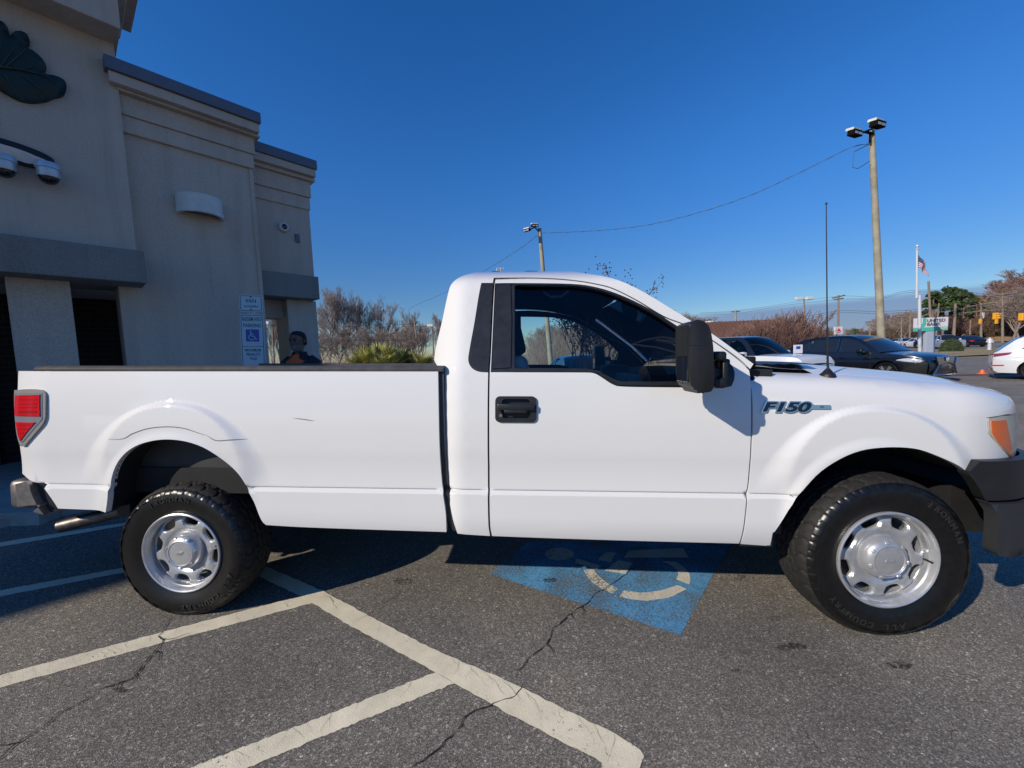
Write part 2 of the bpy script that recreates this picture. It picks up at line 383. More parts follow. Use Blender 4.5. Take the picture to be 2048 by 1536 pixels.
def panel(outline, surf, res=.05, thick=.02, holes=(), rows=(), fine=None, mb=None, mi=0, extra=()):
    """sheet over a 2-D outline, mapped by surf(u, v, depth) -> point, with an edge folded in by thick"""
    V, Fk, loops = tri2d(outline, res, holes, rows, fine, extra)
    mb = mb or MB(); o = len(mb.v); P = [surf(v.x, v.y, 0) for v in V]; h = .0012
    for i, v in enumerate(V):
        du = surf(v.x+h, v.y, 0)-surf(v.x-h, v.y, 0); dv = surf(v.x, v.y+h, 0)-surf(v.x, v.y-h, 0); nn = du.cross(dv)
        if nn.length < 1e-12: continue
        nn.normalize(); out = P[i]-surf(v.x, v.y, .01)
        if nn.dot(out) < 0: nn = -nn
        mb.n[o+i] = nn
    G = []
    for f in Fk:
        gn_ = (P[f[1]]-P[f[0]]).cross(P[f[2]]-P[f[0]]); G.append(f if (f[0]+o) not in mb.n or gn_.dot(mb.n[f[0]+o]) >= 0 else list(f)[::-1])
    mb.add(P, G, mi)
    for lp in loops:
        n = len(lp); a = [surf(p[0], p[1], 0) for p in lp]; b = [surf(p[0], p[1], thick) for p in lp]
        mb.add(a+b, [(i, (i+1) % n, (i+1) % n+n, i+n) for i in range(n)], mi)
    return mb
# ================================================================== the white pickup
TRW = 2.0                                                # body width
truck = thing('pickup_truck', 'white regular cab pickup truck with black tow mirror, filling the foreground', 'pickup truck', X=TM)
MIR = Matrix(((1,0,0,0),(0,-1,0,TRW),(0,0,1,0),(0,0,0,1)))
def both(name, mb, m, parent=truck, smooth=None, far=True, label=None, fix=True):
    a = mb.build(name, m, parent if not isinstance(parent, tuple) else parent[0], smooth, fix=fix, label=label)
    b = mb.build(name, m, parent if not isinstance(parent, tuple) else parent[1], smooth, X=MIR, fix=fix, label=label) if far else None
    return a, b
def lerp(tab, x):
    if x <= tab[0][0]: return tab[0][1]
    for (a, p), (b, q) in zip(tab, tab[1:]):
        if x <= b: return p+(q-p)*(x-a)/(b-a)
    return tab[-1][1]
def yc(x):
    return 0 if x < .28 else .7-math.sqrt(max(.0, .49-min(.699, x-.28)**2))
FL = ((-3.68, .626, .559), (-.12, .589, .590))
def side_y(x, z):
    y = 0
    if z < .60: y += .022*((.60-z)/.12)**2
    y += .013*sstep((z-.714)/.012) + .011*math.exp(-((z-.731)/.0045)**2)
    if z > .92: y += .048*((z-.92)/.45)**2.3
    if .74 < z < .92: y += .004*math.sin((z-.74)/.18*math.pi)
    for xc, zc, R in FL:
        dx, dz = x-xc, z-zc; r = math.hypot(dx, dz)
        if r < R+.1:
            s = abs(dx)/max(r, .01); w = .026+.17*s**3
            fz_ = sstep((z-.70)/.16); fade = 1-(1-fz_)*sstep((abs(dx)-.30)/.16)
            y -= .024*sstep((R-r)/w)*fade
            y -= .009*sstep((R-.150-r)/.055)
    y += yc(x)
    if x < -4.38: y += .7*(-4.38-x)**2
    return y
def cab_y(x, z):
    if z <= 1.33: y = side_y(x, z)
    else: y = side_y(x, 1.33) + .34*(z-1.33)
    if z > 1.80: y += 12*(z-1.80)**2
    if x < -2.13: y += 3.0*(-2.13-x)**2
    return y
def S(fy, pts): return [sp(p[0], p[1], fy) + tuple(p[2:]) for p in pts]
def srf(fy, off=0.0): return lambda x, z, d: Vector((x, fy(x, z)+off+d, z))
CREASE = (.700, .706, .712, .716, .720, .724, .728, .732, .736, .741, .748)
# ---- bed side
arch_r = [(211,1025,1),(214.8,997),(222.7,958),(232.7,929),(250.6,906),(275.7,890),(308,881),(340,879),(376,884),(411.7,897.5),(447.5,921),(476,947),(494,973),(508,1004),(522.7,1040),(532,1050,1)]
bed_out = S(side_y, [(37,742,1),(35.5,780),(38,860),(44.8,947,1),(62,962,1),(95,968,1),(105,1000),(116,1017,1)] + arch_r + [(600,1054),(700,1057.8),(800,1061),(893,1064,1),(891,1025),(882,944),(877,808),(876,742,1)])
bed_top = [p for p in bed_out]
bo = cat(bed_out, True, 5)
both('bed_side', panel(bo, srf(side_y), .045, .03, rows=CREASE, extra=FL[:1]), M['paint'], smooth=45)
# thin dents and scratches in the paint
def px_strip(mb, pts, w, fy, off, n=5, taper=True):
    P = cat(S(fy, pts), False, n); L = len(P); rows = []
    for i, (x, z) in enumerate(P):
        a = P[max(i-1, 0)]; b = P[min(i+1, L-1)]; dx, dz = b[0]-a[0], b[1]-a[1]; q = math.hypot(dx, dz) or 1
        nx, nz = -dz/q, dx/q; ww = w*(.5 if not taper else .5*min(1, .25+3*min(i, L-1-i)/L))
        rows.append([Vector((x+nx*s*ww, fy(x+nx*s*ww, z+nz*s*ww)+off, z+nz*s*ww)) for s in (-1, 1)])
    return mb.grid(rows)
M['scratch'] = mat('paint_scratch', (.16, .15, .14), .6)
mb = MB()
px_strip(mb, [(216,878.5),(246,877.5),(266,867),(297,857),(335,853.5),(369,857),(400,867),(414,871)], .0045, side_y, -.0012)
mb.build('paint_scratch', M['scratch'], truck); mb = MB()
px_strip(mb, [(414,871),(432,881),(458,880),(495,878)], .0045, side_y, -.0012)
mb.build('paint_scratch', M['scratch'], truck); mb = MB()
px_strip(mb, [(586,836),(610,839),(629,842)], .004, side_y, -.0012)
mb.build('paint_scratch', M['scratch'], truck)
# ---- rail caps, bed, tailgate
mb = MB(); rows = []
for i in range(41):
    x = -4.49 + (2.245)*i/40; y0 = side_y(x, 1.34)+.004
    zt = 1.3445+.0*x
    rows.append([Vector((x, y0-.004, zt-.004)), Vector((x, y0-.006, zt+.008)), Vector((x, y0+.004, zt+.021)), Vector((x, y0+.016, zt+.026)), Vector((x, y0+.085, zt+.026)), Vector((x, y0+.095, zt+.018)), Vector((x, y0+.096, zt-.05))])
mb.grid(rows); mb.add(rows[0], [tuple(range(7))]); mb.add(rows[-1], [tuple(range(7))])
both('bed_rail_cap', mb, M['railcap'], smooth=40)
M['liner'] = mat('bed_liner_black', (.03, .03, .032), .6, var=(5, .3))
mb = MB(); mb.box((-4.46, .15, .80), (-2.27, 1.85, .83)); mb.box((-4.46, .135, .80), (-2.27, .15, 1.34)); mb.box((-4.46, 1.85, .80), (-2.27, 1.865, 1.34)); mb.box((-2.30, .15, .80), (-2.26, 1.85, 1.35))
mb.build('bed_box', M['liner'], truck)
mb = MB(); mb.bbox((-4.515, .09, .79), (-4.45, 1.91, 1.352), .018); tg = mb.build('tailgate', M['paint'], truck, smooth=40)
mb = MB(); mb.bbox((-4.535, .86, 1.20), (-4.51, 1.14, 1.27), .008); mb.build('tailgate_handle', M['satin'], tg, smooth=40)
# ---- tail lights
tl_o = S(side_y, [(33,780,1),(60,778),(84,779),(92,784),(95,794),(95,826),(93,840),(84,855),(56,888),(50,892),(44,889),(38,868),(34,830)])
tlp = panel(cat(tl_o, True, 4), srf(side_y, -.010), .04, .03); tls = both('tail_light', tlp, M['clear'], smooth=40)
def lens(name, px, m, off, par, res=.03, n=3):
    mb = panel(cat(S(side_y, px), True, n) if n else [p[:2] for p in S(side_y, px)], srf(side_y, off), res, .008)
    return both(name, mb, M[m], par, smooth=40)
lens('lens_bezel', [(36,786,1),(86,785,1),(89,790),(89,832),(86,842),(54,880),(47,884,1),(41,868),(36,835)], 'clearblue', -.012, tls)
lens('red_lens', [(37,790,1),(86,789,1),(86.5,832,1),(36.5,831,1)], 'red', -.016, tls, n=0)
lens('red_lens', [(38,843,1),(77,844,1),(47,881,1),(43,870,1)], 'red', -.016, tls, n=0)
for (a, b, c, d) in ((46,797.5,82,799.5), (46,806,81,807.8), (46,813,81,814.6), (45,821,81,824.5), (43,848,68,849.8), (43,856,62,857.6), (44,864,55,865.4)):
    lens('lens_rib', [(a,b,1),(c,b,1),(c,d,1),(a,d,1)], 'reddark', -.0175, tls, n=0)
# ---- rear bumper
rb = lambda x, z: .02 + 1.4*max(0, -4.50-x)**2*2
mb = panel(cat(S(rb, [(21,958,1),(36,964),(60,961,1),(67,967),(72,985),(84,1010),(97,1027,1),(76,1021),(52,1010),(32,990),(25,975)]), True, 5), srf(rb, -.02), .04, .16)
mb.bbox((-4.74, .20, .56), (-4.60, 1.80, .74), .03)
for y0, y1 in ((.06, .24), (1.76, 1.94)): mb.bbox((-4.70, y0, .57), (-4.55, y1, .735), .03)
rbo = mb.build('rear_bumper', M['dullchrome'], truck, smooth=40)
mb = panel(S(rb, [(62,961,1),(96,969,1),(106,1000),(116,1018,1),(97,1027,1),(84,1010),(72,985),(67,967)]), srf(rb, .012), .05, .10); mb.build('bumper_end_cap', M['satin'], rbo, smooth=40)
mb = panel(S(rb, [(19,952,1),(30,955,1),(62,958,1),(60,962,1),(36,966,1),(24,972,1)]), srf(rb, .03), .05, .5); mb.build('step_pad', M['satin'], rbo)
# ---- cab side: back corner, B pillar, roof rail, A pillar (one sheet round the door)
door_seam_up = [(1475,719),(1427,684),(1380,655),(1328,637-2),(1277,604),(1226,578.5),(1190,569),(1157,563.5),(1110,559),(1055,557.3)]
cab_out = S(cab_y, [(915,1067,1),(903,1025),(893,944),(888,842),(885.5,745,1),(870,724),(869,712),(874,685),(884,643),(891,610),(898,580),(904,567),(911,560),(925,552),(944,546.3),(975,543.3),(1021,542),(1090,542.3),(1157,545),(1212,553.5),(1253,567),(1294,588),(1349,621.5),(1380,640.5),(1425,668),(1507,728,1),(1500,738,1)]
    + [(1477,716),(1427,681),(1380,652.3),(1328,632),(1277,601.5),(1226,576),(1190,566.5),(1157,561),(1110,556.5),(1055,554.8),(1010,555),(987.3,555.5,1),(984,602),(978.5,705),(975.5,773),(975.8,1025),(980,1072,1)])
co = cat(cab_out, True, 4)
both('cab_side', panel(co, srf(cab_y), .05, .05, rows=CREASE), M['paint'], smooth=45)
# dark grey strip standing in for the shaded gap between cab and bed
mb = panel(S(side_y, [(876,742,1),(886,745,1),(888.5,842),(893.5,944),(903.5,1025),(915,1066,1),(904,1064,1),(890,1025),(881,944),(876,808)]), srf(side_y, .018), .05, .05)
both('body_gap_shade', mb, M['greybump'], smooth=40)
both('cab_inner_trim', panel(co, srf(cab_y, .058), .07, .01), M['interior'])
# black applique behind the door
mb = panel(cat(S(cab_y, [(986,566,1),(963,566,1),(957,595),(949,645),(939,700),(937,722),(944,736),(957,742.5),(976.5,744,1),(979,705),(984,602)]), True, 4), srf(cab_y, -.004), .05, .01)
both('pillar_applique', mb, M['satin'], smooth=40)
# ---- doors
door_out = S(cab_y, [(984,1072,1),(979.5,1025),(979,773),(982,705),(987,602),(991,559,1)] + door_seam_up[::-1] + [(1498,740.5,1),(1501,765),(1502,808),(1501,883),(1496,958),(1492.5,1002),(1478,1087,1),(1300,1082.5),(1120,1077)])
hole = S(cab_y, [(990,566.5,1),(1026,566),(1140,567.5),(1195,575),(1245,591.5),(1298,617),(1350,649),(1400,683),(1440,712),(1460,727),(1467,741),(1468,756),(1464,769),(1455,774),(1428,775.2),(1340,774.8),(1250,773.5),(1226,769),(1202,754),(1185,746),(1150,745),(981.5,744.5,1)])
# handle
def rrect(x0, z0, x1, z1, r, n=5):
    out = []
    for cx, cz, a0 in ((x1-r, z1-r, 0), (x0+r, z1-r, 90), (x0+r, z0+r, 180), (x1-r, z0+r, 270)):
        for k in range(n+1):
            a = math.radians(a0+90*k/n); out.append((cx+r*math.cos(a), cz+r*math.sin(a)))
    return out
h0 = sp(990.5, 844, cab_y); h1 = sp(1073, 792.5, cab_y)
hz = lambda f: h0[1]+(h1[1]-h0[1])*f
hx = lambda f: h0[0]+(h1[0]-h0[0])*f
do_, ho_ = cat(door_out, True, 4), cat(hole, True, 4)
hh_ = rrect(h0[0]+.004, h0[1]+.004, h1[0]-.004, h1[1]-.004, .022)
doors = both('door', panel(do_, srf(cab_y), .05, .04, holes=[ho_, hh_], rows=CREASE), M['paint'], smooth=45)
gopen = cat(S(cab_y, [(1029,570.5,1),(1085,570.8),(1140,572.5),(1192,580),(1243,597),(1294,621),(1348,655),(1392,690,1),(1392,764,1),(1340,763.5),(1250,763),(1230,759),(1206,747),(1180,738.5),(1150,737),(1029,736.5,1)]), True, 4)
both('window_trim', panel(ho_, srf(cab_y, .005), .05, .03, holes=[gopen]), M['satin'], doors, smooth=40)
both('door_inner_trim', panel(cat(S(cab_y, [(984,1060,1),(979,773),(982,705),(987,602),(991,559,1)] + door_seam_up[::-1] + [(1498,740.5,1),(1501,808),(1492.5,1002),(1478,1075,1)]), True, 3), srf(cab_y, .060), .07, .02, holes=[gopen]), M['interior'], doors)
both('window_glass', panel(gopen, srf(cab_y, .022), .06, .003), M['glass'], doors, smooth=40)
mb = MB(); px_strip(mb, [(1023,741),(1180,742),(1205,750.5),(1228,764),(1250,768),(1420,769)], .012, cab_y, -.004, taper=False); px_strip(mb, [(1030,568),(1140,569.8),(1193,577.5),(1244,594),(1296,619),(1350,652),(1400,686)], .010, cab_y, -.003, taper=False)
both('window_moulding', mb, M['blackpl'], doors, smooth=60)
mb = panel(S(cab_y, [(993,567.5,1),(1021,567,1),(1023,640),(1021,735,1),(984,737,1),(985,690),(990,602)]), srf(cab_y, -.001), .05, .01); both('door_applique', mb, M['satin'], doors)
mb = panel(cat(S(cab_y, [(1394,680,1),(1440,713),(1460,728),(1467,741),(1467.5,756),(1463,768),(1455,773),(1394,774,1)]), True, 4), srf(cab_y, -.006), .05, .012)
both('mirror_sail', mb, M['satin'], doors, smooth=40)
cup = rrect(hx(.16), hz(.16), hx(.84), hz(.90), .018)
mb = panel(rrect(h0[0], h0[1], h1[0], h1[1], .024), srf(cab_y, -.009), .04, .012, holes=[cup])
dh = both('door_handle', mb, M['blackpl'], doors, smooth=40)
mb = panel(cup, lambda x, z, d: Vector((x, cab_y(x, z)+.018 - d*.0 - (.026 if d else 0), z)), .03, .02); both('handle_cup', mb, M['blackpl'], dh)
mb = MB(); yy = cab_y(hx(.5), hz(.5)); mb.bbox((hx(.05), yy-.030, hz(.47)), (hx(.95), yy-.012, hz(.73)), .007); mb.bbox((hx(.22), yy-.028, hz(.36)), (hx(.78), yy-.014, hz(.50)), .006); both('pull_bar', mb, M['satin'], dh, smooth=40)
mb = MB(); kx, kz = sp(1001.5, 830.5, cab_y); mb.tube([(kx, yy-.013, kz), (kx, yy-.004, kz)], .009, 14); mb.build('lock_cylinder', M['chrome'], dh[0], smooth=40)
# ---- roof, rear wall, windshield (spanning between the two sides)
def span(pts, W_, n, crown, mb=None, shrink=0):
    mb = mb or MB(); rows = []
    for (x, y, z) in pts:
        r = []
        for k in range(n+1):
            t = k/n; c = 1-(2*t-1)**2; c = c**.8
            r.append(Vector((x+crown[0]*c, y+(W_-2*y)*t, z+crown[1]*c)))
        rows.append(r)
    return mb.grid(rows)
P3 = lambda px: [(x, cab_y(x, z), z) for x, z in cat(S(cab_y, px), False, 4)]
roof_px = [(904,567),(911,560),(925,552),(944,546.3),(975,543.3),(1021,542),(1090,542.3),(1157,545),(1212,553.5),(1253,567)]
rp = P3(roof_px)
span(rp, TRW, 14, (0, .003)).build('roof', M['paint'], truck, smooth=True)
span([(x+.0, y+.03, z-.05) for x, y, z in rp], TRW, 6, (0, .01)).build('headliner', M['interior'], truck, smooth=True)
rw = P3([(869,722),(869,712),(874,685),(884,643),(891,610),(898,580),(904,567)])
mb = span(rw, TRW, 10, (-.03, 0)); x_, y_, z_ = rw[0]; mb.box((x_+.02, .16, .55), (x_+.06, 1.84, 1.34)); mb.build('cab_back_wall', M['paint'], truck, smooth=50)
span([(x-.004, .42, z) for x, y, z in rw if 1.45 < z < 1.74], TRW, 8, (-.028, 0)).build('rear_window', M['gloss'], truck)
mb = MB(); mb.box((rw[0][0]+.15, .12, .6), (rw[0][0]+.20, 1.88, 1.38)); mb.box((rw[0][0]+.18, .22, 1.38), (rw[0][0]+.22, 1.78, 1.80)); mb.build('cab_back_trim', M['interior'], truck)
wsp = P3([(1253,567),(1294,588),(1349,621.5),(1380,640.5),(1425,668),(1470,700),(1507,728)])
ws = span([(x+.008, y+.035, z+.004) for x, y, z in wsp], TRW, 16, (.13, .035)); ws.build('windshield', M['wglass'], truck, smooth=True)
# ---- front wing and hood
ZT = [(-.75,1.402),(-.195,1.390),(.105,1.368),(.46,1.334),(.675,1.294),(.85,1.250),(.93,1.20),(.99,1.10)]
def ztop(x):     # smoothed table
    return sum(lerp(ZT, x+d)*w for d, w in ((-.06,.25),(0,.5),(.06,.25)))
AMP = [(.2,.20),(.5,.17),(.8,.115),(1,.09)]
CR = [(0,0,0),(.05,.012,.24),(.10,.040,.44),(.15,.085,.575),(.20,.135,.65),(.26,.19,.70),(.32,.25,.80),(.38,.31,.885),(.55,.48,.955),(.8,.73,.99),(1.07,1.0,1.0)]
def crown(t, k):
    return sum(lerp([(a[0], a[k]) for a in CR], t+d)*w for d, w in ((-.015,.25),(0,.5),(.015,.25))) if t > 0 else 0
def fsurf(x, v, d):
    am = lerp(AMP, x); zs = ztop(x)-am
    if v <= zs: return Vector((x, side_y(x, v)+d, v))
    t = v-zs; q = min(1, t/.12)
    return Vector((x, side_y(x, zs)+crown(t, 1)+d*(1-q), zs+am*crown(t, 2)-d*q))
ZS = lambda x: ztop(x)-lerp(AMP, x)
arch_f = [(1540,1092,1),(1545,1067),(1549.6,1063),(1565,1040),(1585,1009),(1612,973.4),(1643,942),(1682,917),(1721,901.5),(1760,895.5),(1800,894.5),(1839,899),(1878,913),(1917,931),(1936,946,1)]
fo = S(side_y, [(1503.5,752,1),(1505.5,808),(1505,883),(1500,958),(1496.3,1002),(1481.5,1088,1)] + arch_f + [(1960,922.5,1),(2021,919,1),(1999,893),(1976,868,1),(1973,835,1),(2010,829,1)])
xe = fo[-1][0]
SEAM = .232
fo += [(.74, 1.125), (.86, 1.10, 1), (.88, ZS(.88)+SEAM-.004, 1)] + [(x, ZS(x)+SEAM-.004) for x in (.7,.5,.3,.1,-.1,-.3)] + [(-.40, ZS(-.4)+SEAM, 1), (-.60, ZS(-.6)+.25, 1), (-.66, ZS(-.66)+.12)]
both('fender', panel(cat(fo, True, 3), fsurf, .04, .03, rows=CREASE, extra=FL[1:]), M['paint'], smooth=50)
mb = MB(); rows = []
def hood_pt(x, w):      # w 0..1 across half the hood
    t = SEAM+.004 + (1.07-SEAM-.004)*w
    return fsurf(x, ZS(x)+t, 0)
xs = [-.30+1.24*i/40 for i in range(41)]
for x in xs:
    half = [hood_pt(x - .0, w/10) for w in range(11)]
    half = [Vector((p.x + .05*(1-(1-w/10)**2)*max(0, (x-.3)/.6), min(p.y, 1.0), p.z)) for w, p in enumerate(half)]
    rows.append(half + [Vector((p.x, TRW-p.y, p.z)) for p in half[-2::-1]])
mb.grid(rows); ed = [Vector((p.x+.01, p.y, p.z-.05)) for p in rows[-1]]; mb.grid([rows[-1], ed])
side_a = [Vector((r[0].x, r[0].y, r[0].z-.04)) for r in rows]; mb.grid([[r[0] for r in rows], side_a])
mb.build('hood', M['paint'], truck, smooth=50)
# dark channel under the hood seam
mb = MB(); mb.grid([[fsurf(x, ZS(x)+SEAM-.012, .02), fsurf(x, ZS(x)+SEAM+.02, .02)] for x in [-.4+1.25*i/20 for i in range(21)]]); both('hood_gutter', mb, M['dark'])
# ---- cowl and wipers
mb = MB(); rows = []
for i in range(25):
    x = -.66+.40*i/24; rows.append([Vector((x + .10*(1-(2*k/20-1)**2), .24+1.52*k/20, 1.376 + .0025*math.sin(i*1.6) + .014*(1-(2*k/20-1)**2))) for k in range(21)])
mb.grid(rows); cw = mb.build('cowl_grille', M['blackpl'], truck, smooth=60)
for k, (y0, y1) in enumerate(((.42, .95), (1.15, 1.70))):
    mb = MB(); mb.tube([(-.52, y0, 1.385), (-.56, y0+.02, 1.43), (-.68, y0+.18, 1.475), (-.80, y1-.06, 1.53)], [.014,.012,.008,.007], 6); mb.tube([(-.60, y0-.12, 1.425), (-.74, y0+.24, 1.505), (-.84, y1+.12, 1.55)], .007, 6); mb.bbox((-.55, y0-.03, 1.36), (-.48, y0+.03, 1.42), .01); mb.build('wiper', M['blackpl'], truck, smooth=50)
# ---- antenna
ax, ay = -.253, .15; az = fsurf(ax, ZS(ax)+.213, 0).z
mb = MB(); mb.lathe([(.036, -.012),(.034, .002),(.026, .008),(.014, .024),(.007, .032),(.004, .045),(0, .046)], 20, X=Matrix.Translation((ax, ay, az))); an = mb.build('antenna_base', M['blackpl'], truck, smooth=50)
mb = MB(); mb.tube([(ax, ay, az+.03), (ax-.012, ay, az+.22)], [.0048,.0042], 8); mb.tube([(ax-.012, ay, az+.22), (ax-.046, ay, az+.86)], [.0032,.0022], 8); mb.lathe([(0,-.006),(.005,-.003),(.005,.003),(0,.006)], 10, X=Matrix.Translation((ax-.046, ay, az+.865)))
rws = []
for i in range(200):
    t = i/199; a = t*2*math.pi*11; z = az+.04+t*.20; rws.append((ax-.012*(t*.2+.04)/.22+.0052*math.cos(a), ay+.0052*math.sin(a), z))
mb.tube(rws, .0013, 4); mb.build('antenna_mast', M['satin'], an, smooth=60)
# ---- badge
M['badgedark'] = mat('badge_dark_reflection', (.07, .085, .12), .15, 1)  # dark navy reflection of the chrome letters, put into the base colour
b0 = sp(1522, 824, side_y); b1 = sp(1621, 803, side_y); b2 = sp(1659, 809, side_y)
mb = MB()
def on_side(x, z, d): return Vector((x, side_y(x, z)-d, z))
H = b1[1]-b0[1]; Lb = b1[0]-b0[0]
vs, fs = text_mesh('F150', 1, 0, .035, 1, .28); mnx = min(v.x for v in vs); mxx = max(v.x for v in vs); mny = min(v.y for v in vs); mxy = max(v.y for v in vs)
def bl(v, d, pad=0): return on_side(b0[0]+pad+(v.x-mnx)/(mxx-mnx)*(Lb-2*pad), b0[1]+pad*.8+(v.y-mny)/(mxy-mny)*(H-1.6*pad), d)
vs2, fs2 = text_mesh('F150', 1, .02, .075, 1, .28)
mb.add([bl(v, .004 if v.z < 0 else .009) for v in vs2], fs2)
bar = rrect(b1[0]-.01, b0[1]+H*.32, b2[0], b1[1]-H*.30, .004, 3); mb.prism(bar, lambda x, z: on_side(x, z, .001), lambda x, z: on_side(x, z, .008))
bd = mb.build('fender_badge', M['chrome'], truck)
mb = MB(); mb.add([bl(v, .0105, .003) for v in vs], fs)
mb.build('badge_letters', M['badgedark'], bd); mb = MB(); vx, fx = text_mesh('XL', 1, 0, .01, 1.3); mb.add([on_side(b2[0]-.040+v.x*.014, b0[1]+H*.51+v.y*.014, .0086) for v in vx], fx); mb.build('trim_level_letters', M['badgedark'], bd)
# ---- headlight, bumper, grille
fy = side_y
hl = cat(S(fy, [(1974.5,836.5,1),(2008,831,1)]) + [(.70,1.115),(.86,1.09,1),(.87,.90,1),(.74,.885)] + S(fy, [(2023,919.5,1),(1999,893),(1977.5,868,1)]), True, 4)
hs_ = lambda off: (lambda x, z, d: Vector((x, side_y(x, min(z, 1.1))+off+d, z)))
hlx = panel(hl, hs_(-.004), .03, .05)
hls = both('headlight', hlx, M['lensold'], smooth=50)
mb = panel(cat(S(fy, [(1979,841,1),(2009,839.5,1),(2015,868),(2020,893),(2022.5,916,1),(1997,888),(1981,865,1)]), True, 4), hs_(-.008), .03, .01); both('turn_signal_lens', mb, M['amber'], hls, smooth=40)
def byx(x, z): return -.028*sstep((x-.05)/.3) + (.76-math.sqrt(max(.001, .5776-min(.74, max(0, x-.29))**2)))
bu = S(byx, [(1936,946,1),(1960,922.5,1),(2036,920.5,1)]) + [(.97,.900,1),(.99,.80,1),(.99,.708,1)] + S(byx, [(1971,1001.5,1),(1956,972)])
mbu = panel(cat(bu, True, 3), srf(byx, 0), .05, .05)
bl_ = S(byx, [(1972,1003,1),(1981,1006,1),(2040,1003.5,1)]) + [(1.0,.706,1),(1.01,.60,1),(.98,.45,1)] + S(byx, [(2040,1108,1),(1984,1106,1),(1979,1096),(1982,1050),(1980,1015)])
byl = lambda x, z: byx(x, z) - .018*sstep((.70-z)/.02)*sstep((z-.43)/.03)
mbl = panel(cat(bl_, True, 3), srf(byl, -.012), .05, .06)
fb = both('bumper_corner', mbl, M['greybump'], smooth=45)
both('bumper_cover_corner', mbu, M['blackpl'], smooth=45)
mb = MB(); mb.bbox((.94, .44, .45), (1.07, 1.56, .705), .03); mb.bbox((.92, .44, .712), (1.05, 1.56, .90), .02); mb.build('front_bumper', M['greybump'], truck, smooth=40)
mb = MB(); mb.bbox((.84, .56, .91), (.91, 1.44, 1.14), .02)
for k in range(3): mb.bbox((.90, .60, .94+.065*k), (.935, 1.40, .975+.065*k), .008)
mb.build('grille', M['blackpl'], truck, smooth=40)
mb = MB(); mb.box((.50, .50, .90), (.80, 1.50, 1.10)); mb.box((.5, .25, .46), (.86, 1.75, .72)); mb.build('front_inner_structure', M['dark'], truck)
# white sill end and black arch corner under the fender
mb = MB(); a = sp(1481, 1089, side_y); b = sp(1540, 1093, side_y); mb.bbox((a[0], .03, a[1]-.012), (b[0]-.002, .09, a[1]+.004), .004); c_ = sp(1546, 1066, side_y); mb.bbox((b[0]-.022, .028, a[1]-.012), (b[0]+.012, .07, c_[1]), .004); both('rocker_end_guard', mb, M['blackpl'])
# ---- wheel housings and underside
def liner(arch, depth, name, m):
    P = cat(S(side_y, arch), False, 3); mb = MB(); ys = [.03, .06, .2, depth]
    mb.grid([[Vector((x, max(side_y(x, z), -.01)+.012+(y-.03), z+(.004 if y > .03 else 0))) for y in ys] for x, z in P])
    mb.add([Vector((x, depth, z)) for x, z in P], [tuple(range(len(P)))]); both(name, mb, m, smooth=60)
liner(arch_r, .46, 'wheel_housing', M['dark']); liner(arch_f, .50, 'wheel_housing', M['dark'])
mb = MB(); mb.box((-4.02, .16, .865), (-3.30, .20, .99)); mb.box((-3.98, .14, .845), (-3.36, .30, .868))
both('inner_bedside', mb, M['trimgrey'])
mb = MB()
mb.box((-4.45, .42, .50), (.80, .52, .66)); mb.box((-4.45, 1.48, .50), (.80, 1.58, .66))                     # frame rails
for x in (-4.3, -3.0, -2.4, -1.5, -.6, .5): mb.box((x, .5, .52), (x+.09, 1.5, .64))
mb.box((-2.2, .10, .50), (-.62, 1.90, .58)); mb.box((-4.42, .12, .66), (-2.26, 1.88, .80)); mb.box((-2.9, .14, .50), (-2.22, .42, .66)); mb.box((-2.95, 1.55, .5), (-2.3, 1.88, .72))
mb.box((-.55, .55, .40), (.45, 1.45, .80)); mb.box((-2.0, .75, .36), (-.6, 1.25, .55))
mb.tube([(-3.685, .2, .375), (-3.685, 1.8, .375)], .045, 10); mb.lathe([(.0,-.12),(.10,-.09),(.14,0),(.10,.09),(0,.12)], 16, axis='y', X=Matrix.Translation((-3.70, 1.0, .375)))
mb.tube([(0, .2, .36), (0, 1.8, .36)], .04, 10); mb.tube([(-3.55, 1, .40), (-2.0, 1, .45)], .05, 10)
for y in (.40, 1.54): mb.tube([(-4.30, y, .50), (-4.0, y, .40), (-3.685, y, .33), (-3.3, y, .40), (-3.0, y, .50)], .035, 6)
mb.build('underbody', M['dark'], truck)
e0 = tp(122, 1052, .22); e1 = tp(175, 1040, .30)
mb = MB(); pth = [(e0[0], .22, e0[1]), (e0[0]+.09, .24, e0[1]+.02), (e0[0]+.22, .28, e0[1]+.05), (e0[0]+.45, .36, e0[1]+.10), (-3.9, .55, .60), (-3.4, .62, .60), (-2.6, .62, .50)]
mb.tube(pth, .037, 20, cap=False); mb.tube([pth[0], pth[1], pth[2]], .030, 20, cap=False); mb.build('exhaust_pipe', M['pipe'], truck, smooth=True)
mb = MB(); mb.bbox((-4.07, .06, .545), (-3.99, .30, .615), .01); both('splash_guard', mb, M['blackpl'])
mb = MB(); mb.box((-.62, .08, .50), (-.50, .28, .66)); both('splash_guard', mb, M['blackpl'])
